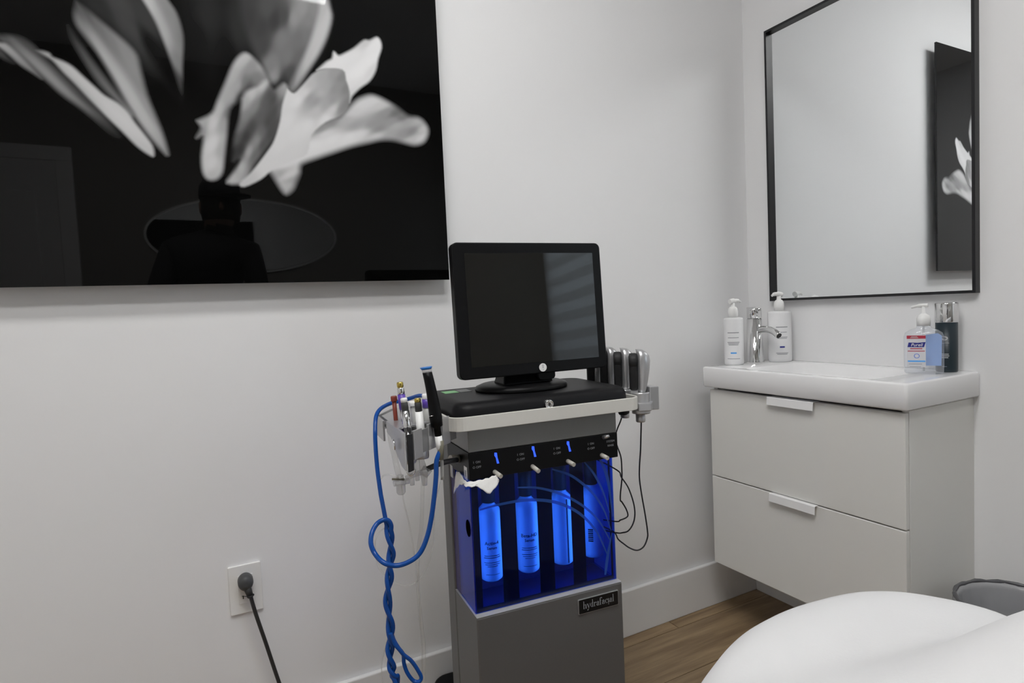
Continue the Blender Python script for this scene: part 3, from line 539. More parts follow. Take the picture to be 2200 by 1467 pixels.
# ceiling troffers
def troffer(x, y, label, a=0.61, b=0.15):
    t = thing('ceiling_light', label, 'ceiling light', (x, y, RH), 0, 'ceiling panel lights')
    f = MB()
    f.box(-a, a, -b, -b + 0.02, -0.02, 0); f.box(-a, a, b - 0.02, b, -0.02, 0)
    f.box(-a, -a + 0.02, -b + 0.02, b - 0.02, -0.02, 0); f.box(a - 0.02, a, -b + 0.02, b - 0.02, -0.02, 0)
    f.build('frame', 'white_metal', t)
    MB().box(-a + 0.02, a - 0.02, -b + 0.02, b - 0.02, -0.012, -0.004).build('diffuser', 'diffuser', t)
troffer(-1.66, -1.68, 'long white ceiling light panel above the bed, farther from the picture wall')
troffer(-1.66, -0.98, 'long white ceiling light panel nearer the picture wall')

# oval mirror on the wall behind the camera (seen in the picture's glossy front)
om = thing('oval_mirror', 'wide oval wall mirror behind the camera', 'mirror', (-1.44, RY0, 1.62))
n = 64
for nm, ax, az, y0, y1, m_ in (('backing', 0.575, 0.242, 0.0, 0.012, 'white_metal'), ('mirror_glass', 0.56, 0.228, 0.012, 0.016, 'mirror')):
    MB().prism([(ax * math.cos(2 * PI * i / n), az * math.sin(2 * PI * i / n)) for i in range(n)][::-1], y1, y0, 'y').build(nm, m_, om)

# ------------------------------------------------------------------ wall picture
PXR, PZB, PWID, PHGT, PY = -1.166, 1.1468, 1.0, 0.99, -0.040
pic = thing('wall_picture', 'large black and white flower photograph under glossy acrylic on the wall', 'picture', (PXR - PWID / 2, 0, PZB))
MB().box(-PWID / 2, PWID / 2, PY + 0.0005, PY + 0.008, 0, PHGT).build('panel', 'black_gloss', pic)
for sx in (-0.42, 0.42):
    for sz in (0.06, PHGT - 0.06):
        o = MB().lathe([(0.011, 0), (0.011, 0.0315)], n=16).build('standoff', 'chrome', pic)
        o.matrix_local = T(sx, 0, sz) @ Matrix.Rotation(PI / 2, 4, 'X')
NXg, NZg = 540, 540
gx = np.linspace(-PWID, 0, NXg); gz = np.linspace(0, PHGT, NZg)
AA, BB = np.meshgrid(gx, gz)
img = np.full(AA.shape, 0.0016)
def poly_sdf(px, pz, poly):
    d2 = np.full(px.shape, 1e9); inside = np.zeros(px.shape, bool)
    n = len(poly)
    for i in range(n):
        ax, az = poly[i]; bx, bz = poly[(i + 1) % n]
        ex, ez = bx - ax, bz - az
        wx, wz = px - ax, pz - az
        t = np.clip((wx * ex + wz * ez) / (ex * ex + ez * ez + 1e-12), 0, 1)
        d2 = np.minimum(d2, (wx - ex * t) ** 2 + (wz - ez * t) ** 2)
        c = ((az > pz) != (bz > pz)) & (px < ex * (pz - az) / (ez + 1e-12) + ax)
        inside ^= c
    return np.where(inside, -1, 1) * np.sqrt(d2)
rng = np.random.default_rng(3)
for (blur, poly, samp, rmin) in PETALS:
    pl = [tuple(p) for p in smooth_path([(a, b, 0) for a, b in poly] + [(poly[0][0], poly[0][1], 0)], 3)]
    pl = [(p[0], p[1]) for p in pl][:-1]
    x0 = min(p[0] for p in pl) - 4 * blur; x1 = max(p[0] for p in pl) + 4 * blur
    z0 = min(p[1] for p in pl) - 4 * blur; z1 = max(p[1] for p in pl) + 4 * blur
    i0, i1 = np.searchsorted(gx, [x0, x1]); k0, k1 = np.searchsorted(gz, [z0, z1])
    if i1 <= i0 or k1 <= k0:
        continue
    A = AA[k0:k1, i0:i1]; B = BB[k0:k1, i0:i1]
    sd = poly_sdf(A, B, pl)
    al = np.clip(0.5 - sd / (2 * blur * 1.7), 0, 1); al = al * al * (3 - 2 * al)
    num = np.zeros(A.shape); den = np.zeros(A.shape)
    pp = np.array(poly); c0 = pp - pp.mean(0)
    ev, evec = np.linalg.eigh(c0.T @ c0)
    ax_, bx_ = evec[:, 1], evec[:, 0]
    ratio = rmin if rmin else min(5.0, max(2.6, math.sqrt(ev[1] / max(ev[0], 1e-9))))
    for (sx, sz, val) in samp:
        da = ((A - sx) * ax_[0] + (B - sz) * ax_[1]) / ratio
        db_ = (A - sx) * bx_[0] + (B - sz) * bx_[1]
        wgt = 1.0 / (da ** 2 + db_ ** 2 + 0.00006) ** 1.9
        num += wgt * val; den += wgt
    v = num / den / 255.0
    lv = np.where(v <= 0.04045, v / 12.92, ((v + 0.055) / 1.055) ** 2.4)
    alb = np.clip(1.28 * np.clip(lv - 0.008, 0.0005, 1), 0, 0.93)
    img[k0:k1, i0:i1] = img[k0:k1, i0:i1] * (1 - al) + alb * al
me = bpy.data.meshes.new('print')
vx = np.stack([AA.ravel() + PWID / 2, np.full(AA.size, PY), BB.ravel()], 1)
me.vertices.add(AA.size); me.vertices.foreach_set('co', vx.astype(np.float32).ravel())
ii, kk = np.meshgrid(np.arange(NXg - 1), np.arange(NZg - 1))
q = (kk * NXg + ii).ravel()
quads = np.stack([q, q + 1, q + 1 + NXg, q + NXg], 1).astype(np.int32)
me.loops.add(quads.size); me.loops.foreach_set('vertex_index', quads.ravel())
me.polygons.add(len(quads)); me.polygons.foreach_set('loop_start', np.arange(0, quads.size, 4, dtype=np.int32))
me.update(calc_edges=True)
ca = me.color_attributes.new('print', 'FLOAT_COLOR', 'POINT')
g = img.ravel()
ca.data.foreach_set('color', np.stack([g * 1.0, g * 1.0, g * 1.01, np.ones_like(g)], 1).astype(np.float32).ravel())
me.materials.append(M['print'])
po = link(bpy.data.objects.new('print', me)); po.parent = pic
tag(po, 'black and white print of blurred flower petals')

# ------------------------------------------------------------------ wall mirror
mi = thing('wall_mirror', 'rectangular wall mirror with thin black frame above the basin', 'mirror', (0, -0.4115, 1.05))
hw, mh, ft = 0.3055, 0.90, 0.0075
f = MB()
f.box(-0.022, 0, -hw, hw, 0, ft); f.box(-0.022, 0, -hw, hw, mh - ft, mh)
f.box(-0.022, 0, -hw, -hw + ft, ft, mh - ft); f.box(-0.022, 0, hw - ft, hw, ft, mh - ft)
f.build('frame', 'frame_black', mi)
MB().box(-0.007, -0.003, -hw + ft, hw - ft, ft, mh - ft).build('mirror_glass', 'mirror', mi)

# ------------------------------------------------------------------ vanity
BY0, BY1, BD, BZ, BTK = -0.717, -0.087, 0.3255, 0.8495, 0.064
va = thing('vanity_cabinet', 'white wall-hung vanity cabinet with two drawers under the basin', 'cabinet', (0, (BY0 + BY1) / 2, 0.207))
cw = 0.3005
CD = 0.29
cb = MB()
H = 0.5735
cb.box(-CD, 0, -cw, -cw + 0.016, 0, H); cb.box(-CD, 0, cw - 0.016, cw, 0, H)
cb.box(-CD, 0, -cw + 0.016, cw - 0.016, 0, 0.016); cb.box(-0.012, 0, -cw + 0.016, cw - 0.016, 0.016, H)
cb.box(-CD + 0.09, -CD + 0.15, -cw + 0.016, cw - 0.016, H - 0.016, H)
cb.build('body', 'white_lacquer', va, bevel=0.001)
for (z0, z1) in ((0.0, 0.2865), (0.2895, 0.5690)):
    dw = MB().box(-CD - 0.018, -CD - 0.002, -cw, cw, z0, z1).build('drawer', 'white_lacquer', va, bevel=0.002)
    tray = MB()
    tray.box(-CD, -0.04, -cw + 0.03, -cw + 0.042, z0 + 0.03, z1 - 0.08); tray.box(-CD, -0.04, cw - 0.042, cw - 0.03, z0 + 0.03, z1 - 0.08)
    tray.box(-CD, -0.04, -cw + 0.042, cw - 0.042, z0 + 0.03, z0 + 0.04)
    tray.build('drawer_box', 'white_lacquer', dw)
    # edge handle hooked over the top of the front: folded strip with a rounded lip
    hk = MB()
    y0, y1 = -0.073, 0.073
    xo = -CD - 0.018
    prof = [(xo + 0.016, z1 + 0.0016), (xo - 0.010, z1 + 0.0016), (xo - 0.0125, z1), (xo - 0.0145, z1 - 0.022), (xo - 0.013, z1 - 0.0225),
            (xo - 0.011, z1 - 0.001), (xo - 0.009, z1 + 0.0002), (xo + 0.016, z1 + 0.0002)]
    hk.prism([(a, b) for a, b in prof], y0, y1, 'y')
    hk.build('handle', 'white_metal', dw, bevel=0.0012)

ba = thing('washbasin', 'white ceramic washbasin with square edges on the vanity', 'washbasin', (0, (BY0 + BY1) / 2, BZ - BTK))
hy = (BY1 - BY0) / 2
def rr_ring(x0, x1, y0, y1, z, rad, n=6):
    return [(p[0], p[1], z) for p in rrect((x0 + x1) / 2, (y0 + y1) / 2, (x1 - x0) / 2, (y1 - y0) / 2, rad, n)]
rg = [rr_ring(-BD + 0.003, 0, -hy + 0.003, hy - 0.003, 0.0, 0.008),
      rr_ring(-BD, 0, -hy, hy, 0.004, 0.008),
      rr_ring(-BD, 0, -hy, hy, BTK - 0.005, 0.008),
      rr_ring(-BD + 0.002, -0.001, -hy + 0.002, hy - 0.002, BTK - 0.001, 0.008),
      rr_ring(-BD + 0.006, -0.003, -hy + 0.006, hy - 0.006, BTK, 0.010),
      rr_ring(-BD + 0.026, -0.040, -hy + 0.095, hy - 0.135, BTK - 0.0005, 0.03),
      rr_ring(-BD + 0.031, -0.045, -hy + 0.10, hy - 0.14, BTK - 0.004, 0.03),
      rr_ring(-BD + 0.040, -0.052, -hy + 0.108, hy - 0.15, BTK - 0.030, 0.035),
      rr_ring(-BD + 0.060, -0.07, -hy + 0.13, hy - 0.175, BTK - 0.075, 0.05),
      rr_ring(-BD + 0.10, -0.10, -hy + 0.18, hy - 0.22, BTK - 0.085, 0.05)]
MB().rings(rg, True, True, True).build('basin_body', 'ceramic', ba, bevel=0)
for p in ba.children[0].data.polygons: p.use_smooth = True
MB().lathe([(0.024, BTK - 0.0855), (0.024, BTK - 0.082), (0.015, BTK - 0.081)], -0.165, 0.0, 24).build('drain', 'chrome', ba)

fa = thing('faucet', 'chrome single-lever faucet on the left of the basin', 'faucet', (-0.130, -0.131, BZ))
MB().lathe([(0.0275, 0), (0.028, 0.003), (0.0270, 0.006), (0.0232, 0.145)], n=40, cap1=True).build('body', 'chrome', fa)
lev = MB().lathe([(0.0218, 0.145), (0.0218, 0.1475), (0.0231, 0.148), (0.0228, 0.176), (0.0218, 0.179), (0.012, 0.1805)], n=40).build('lever_cap', 'chrome', fa)
MB().box(-0.006, 0.006, -0.004, 0.026, 0.176, 0.184).build('lever', 'chrome', lev, bevel=0.002)
sp = smooth_path([(0, -0.012, 0.106), (-0.002, -0.035, 0.111), (-0.005, -0.062, 0.110), (-0.008, -0.084, 0.103), (-0.010, -0.102, 0.091)], 5)
so = MB().tube(sp, [0.0115 - 0.001 * i / len(sp) for i in range(len(sp))], 16).build('spout', 'chrome', fa)
MB().tube([sp[-1] + (sp[-2] - sp[-1]) * 0.2, sp[-1] + (sp[-1] - sp[-2]) * 0.25], 0.0088, 16).build('aerator', 'black_matte', so)

# pump bottles -------------------------------------------------
def label_bars(parent, r, z_list, m_='grey_ink'):
    for (zc, wd, ht, mm) in z_list:
        b = MB(); n = 8; pts = []
        rr = r + 0.0004
        for i in range(n + 1):
            a = -wd / 2 / r + wd / r * i / n
            pts.append((rr * math.sin(a), -rr * math.cos(a)))
        vs = [(p[0], p[1], zc - ht / 2) for p in pts] + [(p[0], p[1], zc + ht / 2) for p in pts]
        b.add(vs, [(i, i + 1, n + 2 + i, n + 1 + i) for i in range(n)])
        b.build('label_print', mm, parent)

def pump(parent, z, rot, s=1.0, reach=0.032):
    MB().lathe([(0.0115 * s, z), (0.0118 * s, z + 0.012 * s), (0.0105 * s, z + 0.02 * s), (0.0075 * s, z + 0.025 * s), (0.005 * s, z + 0.026 * s), (0.0045 * s, z + 0.036 * s)], n=24).build('pump_collar', 'white_plastic', parent)
    h = MB()
    c, sn = math.cos(rot), math.sin(rot)
    pts = [(-0.012 * c, -0.012 * sn, z + 0.0375 * s), (0, 0, z + 0.039 * s), (reach * 0.6 * c, reach * 0.6 * sn, z + 0.0395 * s), (reach * c, reach * sn, z + 0.036 * s)]
    h.tube(smooth_path(pts, 4), [0.0062 * s] * 6 + [0.0045 * s] * 4 + [0.0028 * s] * 3, 12)
    h.build('pump_head', 'white_plastic', parent)

p1 = thing('pump_bottle', 'slim white pump bottle with blue mark in the corner left of the faucet', 'pump bottle', (-0.214, -0.119, BZ), math.radians(-50), 'white pump bottles')
MB().lathe([(0.0275, 0), (0.0295, 0.002), (0.0300, 0.010), (0.0300, 0.146), (0.0290, 0.1515), (0.022, 0.153), (0.0118, 0.154)], n=36).build('bottle_body', 'bottle_white', p1)
pump(p1, 0.154, math.radians(40), 1.35, 0.03)
label_bars(p1.children[0], 0.0300, [(0.105, 0.036, 0.0028, 'grey_ink'), (0.089, 0.034, 0.002, 'grey_ink'), (0.074, 0.038, 0.0024, 'grey_ink'), (0.0695, 0.034, 0.0022, 'grey_ink'), (0.0655, 0.030, 0.002, 'grey_ink'),
                                  (0.0395, 0.018, 0.005, 'light_blue_ink'), (0.021, 0.040, 0.0018, 'grey_ink')])
p2 = thing('pump_bottle', 'wide white pump bottle with dark blue mark behind the faucet spout', 'pump bottle', (-0.052, -0.166, BZ), math.radians(-40), 'white pump bottles')
MB().lathe([(0.0335, 0), (0.0362, 0.003), (0.0370, 0.012), (0.0370, 0.158), (0.0355, 0.1645), (0.026, 0.167), (0.0118, 0.168)], n=36).build('bottle_body', 'bottle_white', p2)
pump(p2, 0.168, math.radians(215), 1.4, 0.03)
label_bars(p2.children[0], 0.0370, [(0.115, 0.036, 0.0026, 'grey_ink'), (0.098, 0.03, 0.002, 'grey_ink'), (0.082, 0.034, 0.002, 'grey_ink'), (0.078, 0.03, 0.002, 'grey_ink'),
                                  (0.050, 0.015, 0.005, 'navy_ink'), (0.030, 0.038, 0.002, 'grey_ink'), (0.0265, 0.032, 0.002, 'grey_ink')])

# hand sanitizer -------------------------------------------------
hs = thing('sanitizer_bottle', 'clear hand sanitizer bottle with white pump on the right end of the basin', 'sanitizer bottle', (-0.112, -0.642, BZ), math.radians(-62))
def oval(hx, hy, z, n=28, e=3.0):
    r = []
    for i in range(n):
        a = 2 * PI * i / n; c, s_ = math.cos(a), math.sin(a)
        r.append((hx * math.copysign(abs(c) ** (2 / e), c), hy * math.copysign(abs(s_) ** (2 / e), s_), z))
    return r
MB().rings([oval(0.039, 0.022, 0.0), oval(0.042, 0.0245, 0.004), oval(0.043, 0.0255, 0.02), oval(0.043, 0.0255, 0.095), oval(0.040, 0.024, 0.105), oval(0.030, 0.019, 0.112), oval(0.016, 0.015, 0.117), oval(0.0145, 0.0145, 0.124, e=2)]).build('bottle_body', 'gel_clear', hs)
MB().add([(0.004, 0.0185, 0.018), (0.037, 0.0185, 0.018), (0.039, 0.0185, 0.095), (0.030, 0.0185, 0.102), (0.004, 0.0185, 0.098), (0.004, 0.0170, 0.018), (0.037, 0.0170, 0.018), (0.039, 0.0170, 0.095), (0.030, 0.0170, 0.102), (0.004, 0.0170, 0.098)],
         [(0, 1, 2, 3, 4), (9, 8, 7, 6, 5), (0, 5, 6, 1), (1, 6, 7, 2), (2, 7, 8, 3), (3, 8, 9, 4), (4, 9, 5, 0)]).build('back_label', 'gel_blue', hs)
lb = MB().box(-0.036, 0.004, -0.0268, -0.0262, 0.018, 0.100).build('front_label', tinted('label_film', (0.9, 0.9, 0.93), rough=0.3, diff=(0.8, 0.8, 0.82), dmix=0.62), hs)
yf = -0.0272
MB().box(-0.036, 0.004, yf, yf + 0.0003, 0.091, 0.099).build('label_band', 'red_ink', lb)
for zz, ww in ((0.0962, 0.013), (0.0936, 0.017)):
    MB().box(-0.020 - ww / 2, -0.020 + ww / 2, yf - 0.0004, yf - 0.0002, zz - 0.0006, zz + 0.0006).build('label_print', 'white_ink', lb)
lg = MB().add([(-0.0345, yf, 0.0695), (0.0005, yf, 0.0695), (0.0040, yf, 0.0825), (-0.013, yf, 0.0805), (-0.0320, yf, 0.0815)], [(0, 1, 2, 3, 4)]).build('logo_field', 'navy_ink', lb)
text('lettering', 'Purell', 0.0108, 'white_plastic', lb, T(-0.0150, yf - 0.0003, 0.0750), shear=0.22, sx=0.98)
for (zc, x0, x1, h_, m_) in ((0.0655, -0.029, -0.003, 0.0022, 'red_ink'), (0.0595, -0.034, 0.002, 0.0018, 'red_ink'), (0.0335, -0.034, 0.003, 0.0040, 'light_blue_ink'), (0.0265, -0.032, -0.004, 0.0018, 'grey_ink'), (0.0195, -0.030, -0.006, 0.0016, 'grey_ink')):
    MB().box(x0, x1, yf, yf + 0.0003, zc - h_ / 2, zc + h_ / 2).build('label_print', m_, lb)
rgm = MB()
rgm.rings([[(-0.015 + r_ * math.cos(2 * PI * i / 20), yf, 0.047 + r_ * math.sin(2 * PI * i / 20)) for i in range(20)] for r_ in (0.0060, 0.0048)], False, False, False)
rgm.build('label_ring', 'blue_ink', lb)
MB().lathe([(0.0150, 0.122), (0.0155, 0.140), (0.0130, 0.148), (0.0060, 0.153), (0.0042, 0.154), (0.0040, 0.172)], n=24).build('pump_collar', 'white_plastic', hs)
MB().tube(smooth_path([(0.010, -0.002, 0.1745), (0, 0, 0.1745), (-0.012, 0.003, 0.1735), (-0.026, 0.006, 0.170)], 4), [0.0048] * 8 + [0.0036] * 5, 12).build('pump_head', 'white_plastic', hs)
MB().tube([(0, 0, 0.006), (0, 0, 0.122)], 0.0025, 8).build('dip_tube', 'clear_part', hs)

db = thing('skincare_bottle', 'dark teal skincare bottle with chrome cap behind the sanitizer', 'bottle', (-0.043, -0.661, BZ), math.radians(-75))
MB().lathe([(0.0225, 0), (0.0238, 0.002), (0.0242, 0.008), (0.0242, 0.128)], n=36).build('bottle_body', 'teal_dark', db)
MB().lathe([(0.0250, 0.128), (0.0255, 0.130), (0.0255, 0.176), (0.0245, 0.178), (0.020, 0.1785)], n=36).build('cap', 'chrome', db)
bb = db.children[0]
dot = MB(); n = 16
dot.add([(0.02465 * math.sin(0.0075 * math.cos(2 * PI * i / n) / 0.0242), -0.02465 * math.cos(0.0075 * math.cos(2 * PI * i / n) / 0.0242), 0.088 + 0.0055 * math.sin(2 * PI * i / n)) for i in range(n)], [list(range(n))])
dot.build('emblem', 'white_ink', bb)
label_bars(bb, 0.0242, [(0.075, 0.020, 0.0016, 'grey_ink'), (0.047, 0.018, 0.0022, 'white_ink'), (0.0425, 0.020, 0.0022, 'white_ink'), (0.038, 0.016, 0.0022, 'white_ink'), (0.015, 0.010, 0.0012, 'grey_ink')])

# ------------------------------------------------------------------ outlet and plug
ou = thing('wall_outlet', 'white wall outlet plate low on the picture wall', 'outlet', (-1.698, 0, 0.442))
MB().rrbox(0, 0, 0.035, 0.057, 0.003, -0.006, 0.0, 3).build('cover_plate', 'plate', ou, bevel=0.0015)
MB().rrbox(0, 0, 0.0165, 0.0335, 0.002, -0.0075, -0.005, 3).build('receptacle', 'plate', ou, bevel=0.0006)
for s_ in (-1,):
    MB().box(-0.0075, -0.0055, -0.0078, -0.007, -0.022, -0.014).build('slot', 'black_matte', ou)
    MB().box(0.0055, 0.0075, -0.0078, -0.007, -0.021, -0.015).build('slot', 'black_matte', ou)
pc = thing('power_cord', 'dark grey power cord plugged into the wall outlet', 'power cord', (-1.698, -0.008, 0.464))
pl_ = MB()
prof = [(0.0155, 0.0), (0.0165, -0.003), (0.0165, -0.016), (0.0150, -0.024), (0.010, -0.029), (0.004, -0.030)]
pl_.rings([[(r_ * math.cos(2 * PI * i / 28), y_, 1.12 * r_ * math.sin(2 * PI * i / 28)) for i in range(28)] for r_, y_ in prof])
pg = pl_.build('plug', 'plug', pc)
MB().tube([(0.002, -0.020, -0.010), (0.005, -0.021, -0.022), (0.008, -0.021, -0.034)], [0.0085, 0.0075, 0.0065], 14).build('strain_relief', 'cord', pg)
tie = MB().tube(smooth_path([(0.001, -0.026, -0.030), (0.008, -0.030, -0.030), (0.014, -0.022, -0.030), (0.008, -0.014, -0.031), (0.001, -0.020, -0.030)], 4), 0.0022, 8)
tie.tube([(0.001, -0.024, -0.030), (-0.010, -0.020, -0.028)], 0.0008, 6)
tie.build('cable_tie', 'black_matte', pg)
MB().tube(smooth_path([(0.0075, -0.021, -0.030), (0.016, -0.022, -0.075), (0.033, -0.022, -0.150), (0.056, -0.024, -0.254), (0.085, -0.035, -0.370), (0.14, -0.07, -0.448), (0.24, -0.12, -0.460), (0.34, -0.15, -0.460), (0.42, -0.13, -0.460)], 6), 0.0043, 12).build('cable', 'cord', pc)
# ------------------------------------------------------------------ treatment machine
MO = Vector((-1.3105, -0.4527, 0.0)); MTH = -0.0847
MM = Matrix.Translation(MO) @ Matrix.Rotation(MTH, 4, 'Z')
def mw(u, d, z): return MM @ Vector((u, d, z))
def mthing(name, label, cat, u, d, z, group=None, rot=0.0):
    return thing(name, label, cat, mw(u, d, z), MTH + rot, group)
MW, ZA, ZB2, ZC = 0.335, 0.4586, 0.7343, 0.7878

mc = thing('facial_machine', 'grey facial treatment machine on casters with blue bottle bay', 'treatment machine', MO, MTH)
FD_ = 0.016
# foot, casters
MB().prism(rrect(MW / 2, 0.20, 0.165, 0.225, 0.04, 6), 0.055, 0.100).build('foot_base', 'black_plastic', mc, bevel=0.008, seg=3)
for (a, b) in ((0.035, 0.01), (MW - 0.035, 0.01), (0.035, 0.385), (MW - 0.035, 0.385)):
    c = MB().box(a - 0.012, a + 0.012, b - 0.012, b + 0.012, 0.040, 0.056).build('caster', 'black_plastic', mc, bevel=0.002)
    wq = MB()
    wq.rings([[(a + x_, b + 0.0275 * math.cos(2 * PI * i / 24) * r_, 0.0275 + 0.0275 * math.sin(2 * PI * i / 24) * r_) for i in range(24)] for x_, r_ in ((-0.010, 0.85), (-0.008, 1), (0.008, 1), (0.010, 0.85))])
    wq.build('wheel', 'black_matte', c)
MB().box(0, MW, 0.0, 0.140, 0.100, ZA).build('lower_body', 'body_grey', mc, bevel=0.003)
MB().box(0.0, MW, 0.142, 0.197, 0.100, 0.838).build('rear_body', 'body_grey', mc, bevel=0.004)
MB().box(0.0005, MW - 0.0005, 0.0005, 0.140, ZA + 0.0001, ZA + 0.0010).build('bay_ledge', 'ledge', mc)
MB().box(0.007, MW - 0.007, FD_ + 0.0035, 0.109, ZA + 0.0012, ZA + 0.0018).build('bay_floor', 'bay_wall', mc)
MB().box(0.004, MW - 0.004, 0.110, 0.1415, ZA + 0.0018, ZB2).build('bay_back', 'bay_wall', mc)
MB().box(0, MW, 0.0, 0.1405, ZC, 0.838).build('upper_body', 'upper_grey', mc, bevel=0.002)
mf = MB().box(-0.001, MW + 0.001, -0.001, 0.1405, ZB2, ZC - 0.0003).build('valve_panel', 'black_plastic', mc, bevel=0.0012)
# acrylic bottle bay
FD = 0.016
MB().box(0.0035, MW - 0.0035, FD, FD + 0.003, ZA + 0.0018, ZB2 - 0.0002).build('bay_door', 'blue_acrylic', mc)
MB().box(0.0035, 0.0065, FD + 0.0032, 0.109, ZA + 0.0018, ZB2 - 0.0002).build('bay_side', 'bay_side', mc)
MB().box(MW - 0.0065, MW - 0.0035, FD + 0.0032, 0.109, ZA + 0.0018, ZB2 - 0.0002).build('bay_side', 'bay_side', mc)
for (a, b) in ((0.0080, 0.0215), (0.0670, 0.1010), (0.1500, 0.1838), (0.2285, 0.2597), (0.3230, 0.3270)):
    MB().box(a, b, FD + 0.004, FD + 0.006, 0.468, ZB2 - 0.001).build('divider_bar', 'black_matte', mc)
MB().box(0.0080, 0.3270, FD + 0.004, FD + 0.006, ZA + 0.002, 0.468).build('divider_bar', 'black_matte', mc)
n = 24
MB().prism([(0.036 + 0.0135 * math.cos(2 * PI * i / n), 0.628 + 0.0170 * math.sin(2 * PI * i / n)) for i in range(n)], 0.0026, 0.0033, 'x').build('finger_hole', 'void', mc)
for u_ in (0.0145, 0.0840, 0.1669, 0.2441):
    hw_ = 0.0014 if u_ > 0.32 else 0.006
    MB().box(u_ - hw_, u_ + hw_, FD + 0.0062, FD + 0.0074, 0.475, 0.72).build('led_strip', 'bay_led', mc)
# pale swooshes printed on the door
def ribbon(pts, w0, w1, y):
    p = smooth_path([(a, b, 0) for a, b in pts], 6); m_ = len(p); A = []; B = []
    for i, q in enumerate(p):
        t = (p[min(i + 1, m_ - 1)] - p[max(i - 1, 0)]).normalized(); nx, nz = -t.y, t.x
        s_ = i / (m_ - 1); ww = (w0 + (w1 - w0) * s_) * math.sin(PI * min(1, 0.15 + 0.7 * s_)) / 2
        A.append((q.x - nx * ww, y, q.y - nz * ww)); B.append((q.x + nx * ww, y, q.y + nz * ww))
    return MB().add(A + B, [(i, i + 1, m_ + i + 1, m_ + i) for i in range(m_ - 1)])
for pts, w0, w1 in (([(0.022, 0.668), (0.07, 0.672), (0.13, 0.670), (0.19, 0.655), (0.245, 0.622), (0.285, 0.575), (0.31, 0.52)], 0.007, 0.006),
                    ([(0.105, 0.700), (0.15, 0.692), (0.20, 0.672), (0.25, 0.640), (0.29, 0.60), (0.318, 0.55)], 0.006, 0.005),
                    ([(0.185, 0.726), (0.23, 0.705), (0.275, 0.665), (0.305, 0.62), (0.322, 0.57)], 0.007, 0.004),
                    ([(0.262, 0.730), (0.285, 0.70), (0.305, 0.66), (0.32, 0.61)], 0.006, 0.004),
                    ([(0.300, 0.732), (0.314, 0.70), (0.322, 0.66), (0.327, 0.60)], 0.010, 0.005),
                    ([(0.303, 0.475), (0.312, 0.52), (0.324, 0.565)], 0.010, 0.004)):
    ribbon(pts, w0, w1, FD - 0.0004).build('swoosh', 'swoosh', mc)

# valves: levers, spouts, lettering
for k, (a, b) in enumerate(LEVERS):
    if k < 3:
        lv = MB().prism([(a - 0.0035, b + 0.0115), (a - 0.0042, b + 0.006), (a - 0.0012, b + 0.001), (a + 0.0006, b - 0.0105), (a + 0.0052, b - 0.0105), (a + 0.0018, b + 0.002), (a + 0.0012, b + 0.0108)][::1], -0.0022, -0.0008, 'y')
        lv.build('lit_lever', 'blue_led', mf)
    else:
        MB().tube([(a - 0.002, -0.001, b + 0.004), (a + 0.001, -0.010, b + 0.007), (a + 0.006, -0.013, b + 0.009)], [0.0042, 0.0040, 0.0030], 12).build('lever', 'silver', mf)
for (a, b), (c, e) in zip(SPOUTS, SPOUT_TIPS):
    MB().tube([(a, 0.002, b), (c, -0.021, e)], [0.0046, 0.0044], 14).build('spout', 'spout', mf)
for (a, b) in ONOFF:
    text('lettering', 'I  ON', 0.0062, 'grey_ink', mf, T(a, -0.0015, b + 0.005))
    text('lettering', 'O OFF', 0.0062, 'grey_ink', mf, T(a, -0.0015, b - 0.005))
text('lettering', 'SYSTEM', 0.0060, 'grey_ink', mf, T(RINSE[0][0] + 0.001, -0.0015, RINSE[0][1] + 0.0045))
text('lettering', 'RINSE', 0.0060, 'grey_ink', mf, T(RINSE[0][0] + 0.001, -0.0015, RINSE[0][1] - 0.0045))
# side fitting, side stickers
MB().tube([(0.0, 0.062, 0.764), (-0.022, 0.052, 0.769)], [0.0085, 0.0072], 16).build('hose_fitting', 'spout', mf)
for (a, z_) in ((0.021, 0.744), ):
    st = MB().box(-0.0016, -0.0010, a - 0.009, a + 0.009, z_ - 0.013, z_ + 0.013).build('side_sticker', 'white_plastic', mf)
    MB().box(-0.0020, -0.0016, a - 0.004, a + 0.004, z_ - 0.007, z_ + 0.006).build('sticker_mark', 'grey_ink', st)
st = MB().box(-0.0011, -0.0003, 0.111, 0.128, 0.712, 0.738).build('side_sticker', 'grey_plastic', mc)
